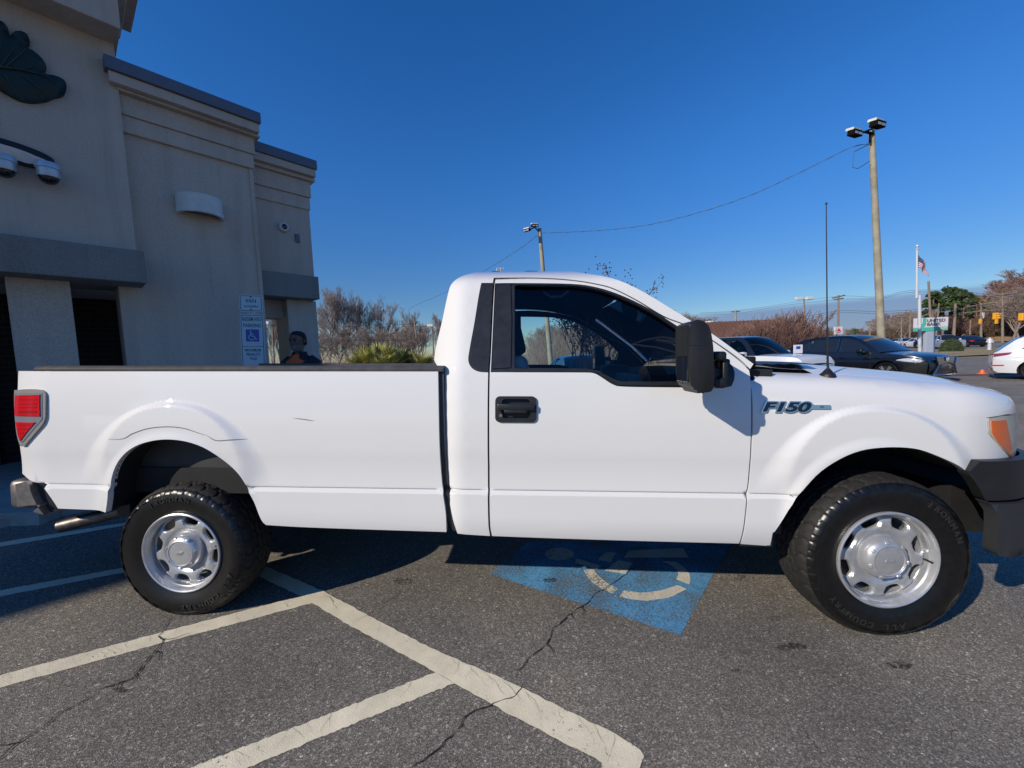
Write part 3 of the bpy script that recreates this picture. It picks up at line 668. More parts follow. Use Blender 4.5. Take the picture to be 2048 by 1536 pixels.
# ---- interior
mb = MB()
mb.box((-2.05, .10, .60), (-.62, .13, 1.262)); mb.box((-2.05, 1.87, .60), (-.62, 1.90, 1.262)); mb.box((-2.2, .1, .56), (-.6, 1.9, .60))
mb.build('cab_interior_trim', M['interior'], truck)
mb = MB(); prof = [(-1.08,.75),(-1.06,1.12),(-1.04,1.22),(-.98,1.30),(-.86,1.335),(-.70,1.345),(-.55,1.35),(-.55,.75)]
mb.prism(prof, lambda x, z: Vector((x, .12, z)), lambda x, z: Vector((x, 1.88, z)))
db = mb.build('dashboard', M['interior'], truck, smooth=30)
mb = MB(); mb.bbox((-1.16, 1.28, 1.17), (-.98, 1.70, 1.36), .03); mb.build('gauge_hood', M['interior'], db, smooth=40)
mb = MB(); mb.bbox((-1.12, .80, .80), (-1.02, 1.2, 1.30), .02); mb.build('centre_stack', M['trimgrey'], db, smooth=40)
mb = MB(); A = Matrix.Translation((-1.30, 1.48, 1.16)) @ Matrix.Rotation(math.radians(-62), 4, 'Y')
mb.tube([A @ Vector((.19*math.cos(t*math.pi/16), .19*math.sin(t*math.pi/16), 0)) for t in range(33)], .016, 8, cap=False); mb.tube([A @ Vector((-.18, 0, 0)), A @ Vector((.18, 0, 0))], .02, 6); mb.tube([A @ Vector((0, 0, 0)), A @ Vector((0, -.0, -.25))], .03, 8); mb.lathe([(0, .03),(.06, .02),(.07, -.02)], 16, X=A); mb.build('steering_wheel', M['interior'], truck, smooth=50)
def seat(y0):
    mb = MB(); B = Matrix.Translation((-1.74, y0, .84)) @ Matrix.Rotation(math.radians(-14), 4, 'Y')
    mb.bbox((-.08, 0, 0), (.06, .52, .60), .04, X=B); mb.bbox((-1.78, y0, .72), (-1.28, y0+.52, .86), .04)
    s = mb.build('seat', M['seat'], truck, smooth=50)
    mb = MB(); mb.bbox((-.075, .10, .62), (.075, .42, .90), .05, X=B); mb.tube([B @ Vector((0, .18, .58)), B @ Vector((0, .18, .7))], .008, 6); mb.tube([B @ Vector((0, .34, .58)), B @ Vector((0, .34, .7))], .008, 6); mb.build('headrest', M['interior'], s, smooth=50)
seat(.26); seat(1.22)
mb = MB(); mb.bbox((-1.36, .92, 1.66), (-1.32, 1.16, 1.73), .015); mb.tube([(-1.33, 1.04, 1.72), (-1.28, 1.04, 1.80)], .01, 6); mb.build('rear_view_mirror', M['interior'], truck, smooth=40)
mb = MB(); mb.tube([(-1.72, .27, 1.78), (-1.68, .29, 1.755), (-1.62, .29, 1.757), (-1.58, .27, 1.785)], .008, 6); mb.build('grab_handle', M['trimgrey'], truck, smooth=60)
# ---- tow mirror
def prism_bev(px, Y0, Y1, r, name, m, par, n=4, sm=4, mir=True):
    poly = cat([(tp(p[0], p[1], Y1 if p[0] < 1370 else Y0)[0], tp(p[0], p[1], Y0)[1])+tuple(p[2:]) for p in px], True, sm); bm = bmesh.new()
    a = [bm.verts.new((x, Y0, z)) for x, z in poly]; b = [bm.verts.new((x, Y1, z)) for x, z in poly]; k = len(poly)
    fa = bm.faces.new(a); fb_ = bm.faces.new(b[::-1])
    for i in range(k): bm.faces.new((a[i], b[i], b[(i+1) % k], a[(i+1) % k]))
    es = [e for e in fa.edges] + [e for e in fb_.edges]
    bmesh.ops.bevel(bm, geom=es, offset=r, segments=n, affect='EDGES', profile=.5, clamp_overlap=True)
    mb = MB(); mb.add([v.co.copy() for v in bm.verts], [[v.index for v in f.verts] for f in bm.faces]) if not bm.verts.index_update() else None; bm.free()
    return both(name, mb, m, par, smooth=50)
mirs = prism_bev([(1351,655),(1354,646),(1362,641.5),(1397,639.5),(1412,645),(1421,660),(1426,688),(1427,700,1),(1428,776),(1405,785),(1368,787,1),(1363,778),(1353,764),(1351,700)], -.27, -.115, .026, 'side_mirror', M['blackpl'], doors)
mb = MB()
for (a, b) in (((1427, 703), (1446, 722)), ((1427, 755), (1445, 776))):
    x0, z1 = tp(a[0]-6, a[1], -.20); x1, z0 = tp(b[0], b[1], -.20); mb.bbox((x0, -.24, z0), (x1, -.15, z1), .012)
xq, zt_ = tp(1446, 722, -.19); _, zb_ = tp(1446, 776, -.19); mb.bbox((xq-.016, -.225, zb_+.004), (xq+.006, -.165, zt_), .006)
for z0, z1 in ((zt_-.035, zt_+.01), (zb_+.01, zb_+.05)): mb.bbox((xq-.03, -.20, z0), (xq+.03, .045, z1), .01)
both('mirror_arm', mb, M['blackpl'], mirs, smooth=45)
mb = MB(); x0, z0 = tp(1353, 775, -.125); x1, z1 = tp(1357, 650, -.125); mb.bbox((x0-.004, -.255, z0+.03), (x0+.012, -.13, z1-.03), .004); both('mirror_glass', mb, M['gloss'], mirs)
mb = MB()
sx0, sz0 = tp(1372, 690.2, -.27); sx1, _ = tp(1427, 690.2, -.27); mb.box((sx0+.012, -.2712, sz0-.0012), (sx1-.012, -.2695, sz0+.0012)); vx0, vz1 = tp(1367.5, 656, -.27); _, vz0 = tp(1367.5, 768, -.27); mb.box((vx0-.001, -.2712, vz0), (vx0+.001, -.2695, vz1)); both('housing_seam', mb, M['gloss'], mirs)
# ---- wheels
def tyre_mesh():
    mb = MB(); NU = 360
    def ring(fr): return [fr(k) for k in range(NU)]
    prof = [(.222,.036),(.229,.020),(.236,.012),(.246,.009),(.262,.002),(.285,-.004),(.310,-.007),(.330,-.006),(.345,-.002),(.3455,-.0045),(.352,-.002),(.362,.006),(.368,.014)]
    rows = []
    for j, (r, y) in enumerate(prof):
        row = []
        for k in range(NU):
            rr, yy = r, y
            if j >= 9:
                ph = (k % 12); lug = 1 if (ph < 6 or (7 <= ph < 11 and j > 10)) else 0
                yy -= .0035*lug
            a = 2*math.pi*k/NU; row.append((rr, yy, a))
        rows.append(row)
    J = 26; y0, y1 = .017, .243
    for j in range(J+1):
        v = j/J; y = y0+(y1-y0)*v; c = abs(2*v-1); R = .389 - .017*c**5
        row = []
        for k in range(NU):
            zig = 1.6*math.sin(v*math.pi*5); s = (k+zig*1.8 + (6 if v > .5 else 0)) % 12
            g = 0
            if s < 2.2: g = 1
            for gv in (.24, .42, .58, .76):
                w = .022; o = .018*(1 if (k//6) % 2 else -1)
                if abs(v-gv-o) < w: g = 1
            if .3 < v < .7 and ((k+int(v*40)) % 7 == 0): g = max(g, .5)
            if j in (0, J): g = 1 if s < 2.2 else 0
            a = 2*math.pi*k/NU; row.append((R-.006*g, y, a))
        rows.append(row)
    for (r, y) in [(.362,.254),(.345,.262),(.31,.267),(.26,.258),(.229,.240),(.222,.224)]: rows.append([(r, y, 2*math.pi*k/NU) for k in range(NU)])
    vs = []
    for row in rows:
        for (r, y, a) in row:
            x, z = r*math.cos(a), r*math.sin(a)
            if z < -.3735:
                z = -.3735
            vs.append((x, y, z))
    fs = []; mi = []
    np_ = len(prof)
    for i in range(len(rows)-1):
        for k in range(NU):
            fs.append((i*NU+k, i*NU+(k+1) % NU, (i+1)*NU+(k+1) % NU, (i+1)*NU+k)); mi.append(1 if np_-1 <= i < np_+J else 0)
    mb.v = vs; mb.f = fs; mb.m = mi; return mb
TYRE = tyre_mesh()
def disc_mesh():
    holes = []
    for k in range(8):
        a = math.pi/8*2*k + .25; h = []
        for (r, t) in cat([(.151, -.12), (.158, -.19), (.174, -.235), (.188, -.215), (.195, -.13), (.1965, 0), (.195, .13), (.188, .215), (.174, .235), (.158, .19), (.151, .12), (.149, 0)], True, 3): h.append((r*math.cos(a+t), r*math.sin(a+t)))
        holes.append(h)
    out = [(.2045*math.cos(2*math.pi*k/96), .2045*math.sin(2*math.pi*k/96)) for k in range(96)]
    def dep(x, z, d):
        r = math.hypot(x, z); a = math.atan2(z, x)-.25; q = math.cos(8*a)*.5+.5      # 1 at a hole, 0 on a spoke
        y = lerp([(0,.055),(.10,.056),(.114,.048),(.130,.038),(.155,.034),(.182,.037),(.194,.045),(.205,.058)], r)
        y += .0035*q**1.3*sstep((r-.128)/.03)
        hd = min(.03, min((dseg((x, z), holes[k]) for k in range(8) if abs(((a+.25-(math.pi/4*k+.25)+math.pi) % (2*math.pi))-math.pi) < .5), default=.03))
        y += .009*max(0, 1-hd/.009)**2
        return Vector((x, y+d, z))
    return panel(out, dep, .007, .012, holes=holes, fine=.0055)
DISC = disc_mesh()
def ring_text(txt, r, a0, da, size, y=-.0085, wide=1.0):
    mb = MB()
    for i, ch in enumerate(txt):
        if ch == ' ': continue
        vs, fs = text_mesh(ch, size, .0012, .0016, wide)
        a = a0 - da*i                      # clockwise as seen from outside
        q = []
        for v in vs:
            ra = r+v.y; an_ = a - v.x/r
            q.append(Vector((ra*math.cos(an_), y-(.0022 if v.z > 0 else 0), ra*math.sin(an_))))
        mb.add(q, fs)
    return mb
def make_wheel(x, y, rot, far, letters):
    k_ = 1.07 if x > -1 else .957
    X0 = Matrix.Translation((x, y, .3735*k_-.003)) @ Matrix.Scale(k_, 4)
    if far: X0 = MIR @ X0
    A = Matrix.Rotation(-rot, 4, 'Y')
    mb = MB(); mb.v = list(DISC.v); mb.f = list(DISC.f); mb.m = list(DISC.m)
    mb.lathe([(.222,.030),(.2295,.020),(.2325,.010),(.231,.003),(.2255,.000),(.219,.003),(.2145,.012),(.2125,.024),(.209,.030),(.205,.033),(.2035,.045),(.2025,.058),(.198,.064),(.196,.085),(.194,.21)], 96, axis='y')
    w = mb.build('wheel', M['steel'], truck, smooth=32, X=X0 @ A)
    t = TYRE.build('tyre', [M['rubber'], M['tread']], w, smooth=30, X=X0, fix=True)
    mb = MB(); mb.lathe([(.101,.056),(.100,.034),(.097,.022),(.090,.010),(.080,.002),(.071,-.002),(.0685,-.001),(.067,.0015),(.040,-.001),(0,-.0015)], 48, axis='y')
    for k in range(7):
        B = Matrix.Rotation(k*2*math.pi/7+.2, 4, 'Y') @ Matrix.Translation((.085, .007, 0)) @ Matrix.Rotation(math.radians(38), 4, 'Z'); mb.bbox((-.008, -.007, -.009), (.009, .004, .009), .003, X=B)
    el = [(.024*math.cos(2*math.pi*k/32), .0105*math.sin(2*math.pi*k/32)) for k in range(32)]; el2 = [(a*.93, b*.86) for a, b in el]
    mb.add([(a, -.0024, b) for a, b in el]+[(a, -.0038, b) for a, b in el2], [(i, (i+1) % 32, (i+1) % 32+32, i+32) for i in range(32)])
    vs, fs = text_mesh('Ford', .0165, .0008, .0002, 1.1, .25); mb.add([(v.x, -.003-(.001 if v.z > 0 else 0), v.y) for v in vs], fs)
    mb.build('hub_cap', M['steel'], w, smooth=35, X=X0 @ A)
    mb = MB(); mb.lathe([(0,.13),(.17,.13),(.17,.15),(0,.15)], 32, axis='y'); mb.bbox((-.10, .10, .06), (.10, .16, .17), .02); mb.build('brake_disc', M['pipe'], w, X=X0)
    mb = MB(); B = Matrix.Rotation(.15, 4, 'Y'); mb.tube([B @ Vector((.199, .045, 0)), B @ Vector((.203, .012, 0))], .0045, 8); mb.build('valve_stem', M['blackpl'], w, X=X0 @ A)
    if letters:
        for (s, a0) in letters:
            mb = MB()
            q = ring_text(s, .313, math.radians(a0), math.radians(6.6), .034, wide=1.15); mb.add(q.v, q.f)
            mb.build('tyre_lettering', M['letters'], w, X=X0)
make_wheel(-3.685, .028, .35, False, [('IRONMAN', 118), ('ALL', -22), ('COUNTRY', -48.4)])
make_wheel(0, .028, .1, False, [('IRONMAN', 60), ('ALL', -78), ('COUNTRY', -104.4)])
make_wheel(-3.685, .028, .8, True, None); make_wheel(0, .028, .5, True, None)
# ================================================================== ground
def lines(a):
    out = []; x = -17
    while x <= 17.01: out.append(x); x += .5
    q = 17.5; st = .8
    while q < a: out += [q, -q]; q += st; st *= 1.35
    return sorted(out + [a, -a])
LX = lines(1600); 
def sheet(x0, x1, y0, y1, dz):
    xs = [x0]+[x for x in LX if x0 < x < x1]+[x1]; ys = [y0]+[y for y in LX if y0 < y < y1]+[y1]
    return MB().grid([[(x, y, gz(x, y)+dz) for x in xs] for y in ys])
def dry_grass(name, a=(.26, .20, .10), b=(.42, .31, .16), g=(.10, .12, .045)):
    m, t, bs = new_mat(name); co = objco(t)
    n = N(t, 'ShaderNodeTexNoise', Scale=.35, Detail=8.0, Roughness=.7); t.links.new(co, n.inputs[0]); t.links.new(ramp(t, n.outputs[0], [(.3, g), (.45, a), (.7, b)]), bs.inputs['Base Color']); bs.inputs['Roughness'].default_value = .95
    n2 = N(t, 'ShaderNodeTexNoise', Scale=9.0, Detail=6.0); t.links.new(co, n2.inputs[0]); bp = N(t, 'ShaderNodeBump', Strength=.8, Distance=.08); t.links.new(n2.outputs[0], bp.inputs['Height']); t.links.new(bp.outputs[0], bs.inputs['Normal'])
    return m
M['drygrass'] = dry_grass('dry_grass_ground'); M['bank'] = dry_grass('dry_grass_bank', (.36, .21, .09), (.50, .32, .16), (.22, .14, .06))
struct(sheet(-1600, 1600, -1600, 1600, -.03).build('ground', M['drygrass']))
struct(sheet(-60, 75, -40, 28, .004).build('parking_lot', M['asphalt']))
struct(sheet(-60, 400, 47, 80, .008).build('road', M['road']))
def flat(pts, dz, name, m, closed_n=0, mb=None):
    P = [gp(p[0], p[1], dz) for p in pts]; mb = mb or MB(); mb.add(P, [tuple(range(len(P)))]); return mb
def band(top, bot, dz, mb=None, n=6):
    A = [gp(*p, dz) for p in top]; B = [gp(*p, dz) for p in bot]; mb = mb or MB(); rn = random.Random(len(top)*7+int(top[0][1]))
    def fine(P, m):
        L = [0]
        for a, b in zip(P, P[1:]): L.append(L[-1]+(b-a).length)
        out = []
        for i in range(m+1):
            s = i/m*L[-1]; j = min(len(P)-2, max(k for k in range(len(L)) if L[k] <= s+1e-9)); f = (s-L[j])/(L[j+1]-L[j]); d = (P[j+1]-P[j]).normalized(); q = P[j].lerp(P[j+1], f); out.append(q+Vector((-d.y, d.x, 0))*rn.uniform(-.0035, .0035))
        return out
    return mb.grid([fine(A, 90), fine(B, 90)])
def mark(mb, name, m): return struct(mb.build(name, M[m]))
mark(band([(-260,1419),(0,1350),(320,1265),(642,1181)], [(-260,1448),(0,1375),(320,1287),(624,1206)], .006), 'parking_line', 'line')
mark(band([(500,1119),(649,1183),(700,1211),(863,1297),(1000,1354),(1258,1481.5),(1291,1506),(1280,1536),(1262,1620)], [(490,1140),(607,1195),(700,1251),(871,1344),(909,1366),(1040,1440),(1202,1523),(1212,1620)], .0068), 'parking_line', 'line')
mark(band([(240,1600),(384,1534),(700,1411),(871,1344)], [(370,1600),(499,1534),(700,1450),(909,1366)], .0064), 'parking_line', 'line')
mark(band([(-300,1123),(0,1084.6),(252,1044.8),(420,1017)], [(-300,1134),(0,1093.6),(252,1050.8),(420,1023)], .006), 'parking_line', 'line')
mark(band([(-300,1231),(0,1180.7),(260,1132.7),(430,1101)], [(-300,1245),(0,1193),(260,1142.4),(430,1108)], .006), 'parking_line', 'line')
# accessible-parking stencil: blue square and the wheelchair symbol
mark(flat([(979,1148),(1361,1270),(1394,1209),(1425,1150),(1462,1086),(1250,1080),(1056,1084)], .006, '', ''), 'parking_stencil', 'blue')
mb = MB(); dz = .0075
mb.add([gp(1119+29*math.cos(k*math.pi/12), 1108+12.5*math.sin(k*math.pi/12), dz) for k in range(24)], [tuple(range(24))])
for pl in ([(1153.6,1117),(1150,1125.6),(1195,1139.5),(1202,1131)], [(1213,1103),(1232,1106),(1220,1125),(1195.5,1118.6)], [(1237,1120),(1265,1125.6),(1251,1148),(1209,1141)], [(1258,1101),(1366,1096),(1377,1115),(1248,1115)],
    ): mb.add([gp(*p, dz) for p in pl], [tuple(range(len(pl)))])
for a, b in (([(1167.6,1139.6),(1175,1155),(1188.5,1167.5),(1205,1178),(1225,1187)], [(1188,1138),(1193,1147),(1203,1157),(1218,1168),(1235.6,1178)]), ([(1248,1180),(1270,1184),(1293,1185),(1325,1180),(1356,1170)], [(1239,1193),(1265,1199),(1293,1201.7),(1340,1195),(1373.4,1178)]), ([(1323,1122),(1342,1130),(1354,1140),(1357,1148),(1352.5,1158.8)], [(1352.5,1124),(1368,1134),(1379,1147),(1381,1158),(1378.6,1169)])):
    mb.grid([[gp(*p, dz) for p in a], [gp(*p, dz) for p in b]])
mark(mb, 'wheelchair_symbol', 'symbol')
# cracks
def crack(pts, w, mb):
    rnd = random.Random(int(pts[0][0]*7)); P = [gp(*p, .0085) for p in pts]; Q = []
    for a, b in zip(P, P[1:]):
        L = (b-a).length; n = max(2, int(L/.018)); d = (b-a).normalized(); pr = Vector((-d.y, d.x, 0)); off = 0
        for k in range(n):
            off = off*.75 + rnd.uniform(-.006, .006); t = k/n; Q.append(a+(b-a)*t+pr*off*(1 if 0 < k else 0))
    Q.append(P[-1]); rows = []
    for i, q in enumerate(Q):
        d = (Q[min(i+1, len(Q)-1)]-Q[max(i-1, 0)]).normalized(); pr = Vector((-d.y, d.x, 0)); ww = w*.75*rnd.uniform(.2, 1.15)*min(1, .2+min(i, len(Q)-1-i)/8)
        rows.append([q-pr*ww/2, q+pr*ww/2])
    mb.grid(rows)
    for i in range(6, len(Q)-6, 5):
        if rnd.random() < .30 and w > .0032:
            q = Q[i].copy(); d = (Q[i+1]-Q[i-1]).normalized(); a = rnd.choice((-1, 1))*rnd.uniform(.5, 1.3); d = Vector((d.x*math.cos(a)-d.y*math.sin(a), d.x*math.sin(a)+d.y*math.cos(a), 0)); R2 = []; L = rnd.randint(3, 9)
            for k in range(L):
                pr = Vector((-d.y, d.x, 0)); ww = .0022*(1-k/L)+.0005; R2.append([q-pr*ww, q+pr*ww]); a = rnd.uniform(-.5, .5); d = Vector((d.x*math.cos(a)-d.y*math.sin(a), d.x*math.sin(a)+d.y*math.cos(a), 0)); q = q+d*.016; q.z = lotz(q.x, q.y)+.0085
            mb.grid(R2)
mb = MB()
CRK = [([(342,1230),(328,1255),(316,1272),(325,1284),(307,1307),(286,1328),(265,1356),(227,1370),(199,1379),(167,1401),(119,1424),(98,1445),(63,1467),(21,1495),(0,1516),(-60,1560)], .0075),
 ([(1300,1118),(1255,1145),(1230,1164),(1192,1185),(1174.5,1206),(1143,1227),(1105,1255),(1094,1286),(1056,1317),(1031.5,1352)], .0085), ([(1056,1352),(1042,1377),(1021,1396),(979,1412),(930,1433),(923,1450),(899,1474.5),(874.5,1499),(832.6,1527),(800,1560)], .008),
 ([(808,1171),(791,1195),(749,1216),(735,1230),(705,1246)], .004), ([(913,1192),(902,1206),(888,1214)], .004), ([(1597.5,1440),(1613,1464),(1627,1485),(1652,1520)], .0045), ([(792,1502),(763,1534),(740,1560)], .0055),
 ([(659,1300),(645,1318),(625,1335),(631,1373),(614,1408)], .003), ([(668,1400),(659,1436),(630,1470)], .003), ([(1080,1171),(1060,1172),(1040,1168)], .003), ([(1640,1245),(1646,1262),(1640,1290)], .003), ([(1890,1420),(1910,1460),(1900,1500)], .003), ([(1150,1120),(1180,1122),(1210,1112)], .003),
 ([(80,1352),(95,1362),(110,1340)], .003), ([(200,1300),(214,1322)], .003), ([(470,1228),(480,1248)], .003), ([(560,1216),(566,1232),(600,1222)], .0025)]
for p, w in CRK: crack(p, w, mb)
M['stain'] = worn_paint('oil_stain', (.035, .030, .026), .44, .66, fine=160.0, patch=9.0); rs = random.Random(4)
for k_, (x, y, a, b) in enumerate(((1560,1233,26,9),(1585,1293,34,9),(1492,1156,24,7),(806,1162,20,8),(1470,1340,10,5),(1100,1160,16,5),(600,1330,12,6),(1800,1330,30,8),(240,1380,14,6))):
    mb_ = MB(); n_ = 28; mb_.add([gp(x+a*math.cos(6.2832*i/n_)*rs.uniform(.7, 1.1), y+b*math.sin(6.2832*i/n_)*rs.uniform(.7, 1.1), .0058+.00005*k_) for i in range(n_)], [tuple(range(n_))]); mark(mb_, 'oil_stain', 'stain')
rc = random.Random(12)
for A_, B_, wd_, n_ in (((0,1362),(630,1193),15,13), ((660,1200),(1250,1500),24,17), ((430,1535),(860,1358),24,9)):
    for i in range(n_):
        f = rc.random(); x, y = A_[0]+(B_[0]-A_[0])*f, A_[1]+(B_[1]-A_[1])*f; ww = wd_*(.7+.9*f if A_[0] else .8)
        a = rc.uniform(-.6, .6); q = [(x+ww*math.sin(a)*1.2-ww*.4, y-ww), (x+rc.uniform(-5, 5), y), (x-ww*math.sin(a)*1.2+rc.uniform(-6, 6), y+ww*rc.uniform(.3, 1))]; crack(q, .0024, mb)
mark(mb, 'pavement_crack', 'crack')
# grass islands and the bank beyond the road
def quadstrip(A, B, z, name, m, n=12):
    mb = MB(); mb.grid([[A[0].lerp(A[1], k/n)+Vector((0, 0, z)) for k in range(n+1)], [B[0].lerp(B[1], k/n)+Vector((0, 0, z)) for k in range(n+1)]]); return struct(mb.build(name, M[m]))
def gf(px, d, z=0): # flat far ground point in the direction of a pixel column
    r = ray(px, 690); return Vector((r.x*d/r.y, d, FARZ+z))
quadstrip((gf(1868, 29), gf(2400, 29)), (gf(1885, 45), gf(2400, 45)), .06, 'grass_verge', 'drygrass')
mb = MB(); mb.grid([[gf(1500+k*50, 14.6+1.2*math.sin(k)*.1, .02) for k in range(14)], [gf(1500+k*50, 15.3, .02) for k in range(14)]]); struct(mb.build('dirt_strip', mat('red_brown_dirt', (.13, .075, .05), .95, var=(3, .35))))
mb = MB(); rows = []
for j in range(12):
    d = 82+j*5; row = []
    for k in range(40):
        px = 1700+k*20; p = gf(px, d); hgt = sstep((px-1840)/180)*(.10+ j*.36) + .25*math.sin(k*.7+j*.5)*(j > 0)*.4*sstep((px-1820)/100); p.z += hgt; row.append(p)
    rows.append(row)
struct(mb.grid(rows).build('grass_bank', M['bank'], smooth=True))
# ================================================================== building
TH = math.atan2(1715-1024+27, F)      # the facade runs to its vanishing point
_vp = ray(1712, 682); _vp.z = 0; _vp.normalize()
SD = _vp.copy(); DD = Vector((-SD.y, SD.x, 0))
BXM = Matrix(((SD.x, DD.x, 0, 0), (SD.y, DD.y, 0, 0), (0, 0, 1, 0), (0, 0, 0, 1)))
def BP(px, py, D):
    r = ray(px, py); t = D/r.dot(DD); return t*r.dot(SD), CH+t*r.z
BASE = gz(-4.5, 5.0)
bld = thing('restaurant_building', 'grey stucco restaurant building with stepped parapets and dark metal coping at the left', 'building', X=BXM)
def part(name, m, boxes, bev=0, parent=bld, label=None):
    mb = MB()
    for (s0, s1, d0, d1, h0, h1) in boxes:
        if bev: mb.bbox((s0, d0, h0), (s1, d1, h1), bev)
        else: mb.box((s0, d0, h0), (s1, d1, h1))
    return mb.build(name, M[m], parent, label=label)
DT, DM, DR = 6.80, 6.92, 7.30
st = BP(254, 332, DT)[0]; sm = BP(514.5, 440, DM)[0]; sr_ = BP(622, 470, DR)[0]
bt0 = BP(290, 566, DT-.28)[1]; bt1 = BP(287, 502, DT-.28)[1]; sb = BP(291, 534, DT-.28)[0]
s_c0, s_c1 = BP(21, 650, DT)[0], BP(150, 650, DT)[0]; s_w = BP(246, 650, DT+.1)[0]
hb = lambda py, D, px=510: BP(px, py, D)[1]
TOP = 8.7
part('tower_wall', 'stucco', [(-26, st, DT, 12, bt0+.02, TOP)])
part('tower_band', 'stuccod', [(-26, sb, DT-.28, DT+.6, bt0, bt1)], .012)
part('column', 'stucco', [(s_c0, s_c1, DT+.02, DT+.55, BASE-.1, bt0)], .01)
for q_ in (3.6, 7.2, 10.8, 14.4, 18): part('column', 'stucco', [(s_c0-q_, s_c0-q_+1.2, DT+.02, DT+.55, BASE-.1, bt0)], .01)
# brick back wall of the recessed entry
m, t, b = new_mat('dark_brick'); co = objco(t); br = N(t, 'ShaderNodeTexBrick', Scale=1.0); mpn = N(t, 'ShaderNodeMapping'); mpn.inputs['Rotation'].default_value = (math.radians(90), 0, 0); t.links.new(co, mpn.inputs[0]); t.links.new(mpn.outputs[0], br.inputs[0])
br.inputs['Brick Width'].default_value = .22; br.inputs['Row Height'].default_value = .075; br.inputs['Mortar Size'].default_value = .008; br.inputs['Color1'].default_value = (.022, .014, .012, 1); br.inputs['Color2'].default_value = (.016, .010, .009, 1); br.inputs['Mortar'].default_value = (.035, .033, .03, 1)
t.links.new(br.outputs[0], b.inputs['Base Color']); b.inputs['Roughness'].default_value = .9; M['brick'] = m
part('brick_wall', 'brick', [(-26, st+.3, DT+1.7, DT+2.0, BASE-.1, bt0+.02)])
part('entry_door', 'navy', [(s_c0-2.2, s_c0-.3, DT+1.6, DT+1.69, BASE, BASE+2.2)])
hcap = hb(222, DM-.25); h1, h2, h3, h4, h5 = hb(243, DM-.25), hb(260, DM-.25), hb(272, DM-.14), hb(309, DM-.06), hb(338, DM-.03)
scr = BP(518, 230, DM-.25)[0]; scl = BP(218, 150, DM-.25)[0]
part('middle_wall', 'stucco', [(s_w, sm-.05, DM+.02, DM+.5, BASE-.1, h5), (st-.6, sm-.05, DM+.021, 11, bt0-.001+.05, h5+.4)])
part('parapet_moulding', 'stucco', [(st, sm+.012, DM-.03, 11, h5, h4), (st, sm+.03, DM-.06, 11, h4+.002, h3), (st-.02, sm+.09, DM-.14, 11, h3+.002, h2), (scl, scr, DM-.22, 11.1, h2+.002, h1)], .006)
part('metal_coping', 'coping', [(scl-.03, scr+.02, DM-.26, 11.15, h1+.003, hcap)], .01)
part('corner_post', 'stucco', [(sm-.05, sm, DM, DM+.5, BASE-.1, h5)])
cr0 = hb(320.6, DR-.22, 630); r1, r2, r3, r4, r5 = hb(339, DR-.22, 631), hb(352.5, DR-.22, 630), hb(362, DR-.12, 622), hb(394.7, DR-.06, 618), hb(419.7, DR-.03, 618)
rb0, rb1 = BP(639, 598.5, DR-.26)[1], BP(636, 553.5, DR-.26)[1]
s_k0 = BP(576.5, 640, DR)[0]
def depth_at(px, s):      # depth D at which the line s=const is seen at column px
    r = ray(px, 650); return s*r.dot(DD)/r.dot(SD)
DB = min(depth_at(553, s_k0), DR+3.5)
srr = BP(631.5, 330, DR-.22)[0]; sbr = BP(638.5, 575, DR-.26)[0]
part('right_wall', 'stucco', [(sm-.3, sr_, DR, DB, rb0+.02, r5)])
part('parapet_moulding', 'stucco', [(sm-.2, sr_+.012, DR-.03, DB+.03, r5, r4), (sm-.2, sr_+.03, DR-.06, DB+.06, r4+.002, r3), (sm-.2, sr_+.09, DR-.12, DB+.12, r3+.002, r2), (sm-.2, srr, DR-.20, DB+.2, r2+.002, r1)], .006)
part('metal_coping', 'coping', [(sm-.2, srr+.02, DR-.23, DB+.24, r1+.003, cr0)], .01)
part('right_band', 'stuccod', [(sm-.15, sbr, DR-.26, DR+.35, rb0, rb1)], .012)
part('column', 'stucco', [(s_k0, sr_, DR, DB, BASE-.1, rb0)], .01)
part('rear_beam', 'stucco', [(sm-.3, s_k0-.002, DB-.35, DB, rb0-.30, rb0+.018)])
# tower cornice
c0 = BP(229, 53, DT-.35)[1]; cs = BP(241, 52, DT-.35)[0]
part('cornice', 'stucco', [(-26, cs, DT-.35, DT+.6, c0, c0+.45), (-26, cs+.10, DT-.45, DT+.62, c0+.45, c0+.60), (-26, cs+.22, DT-.60, DT+.64, c0+.602, c0+1.0)], .01)
bldtop = TOP
# sidewalk and wheel stops
DK = (-SD.y*0, )
kp = gp(110, 1036); DK = (kp - Vector((0, 0, 0))).dot(DD); kz = gz(kp.x, kp.y)
mb = MB(); mb.bbox((-26, DK, kz-.3), (9, 14, kz+.11), .015); sw = mb.build('sidewalk', M['concrete']); sw.matrix_world = BXM; struct(sw)
def stop(px, py, name='wheel_stop', lab=''):
    p = gp(px, py); mb = MB(); prof = [(-.09, -.02), (.09, -.02), (.075, .125), (-.075, .125)]
    mb.prism(prof, lambda a, h: Vector((-1.65, a, h)), lambda a, h: Vector((0, a, h))); o = mb.build(name, M['concrete']); o.location = p; o.rotation_euler = (0, 0, math.radians(6)); return o
tag(stop(100, 1043), 'low concrete wheel stop on the shaded asphalt behind the rear bumper', 'wheel stop')
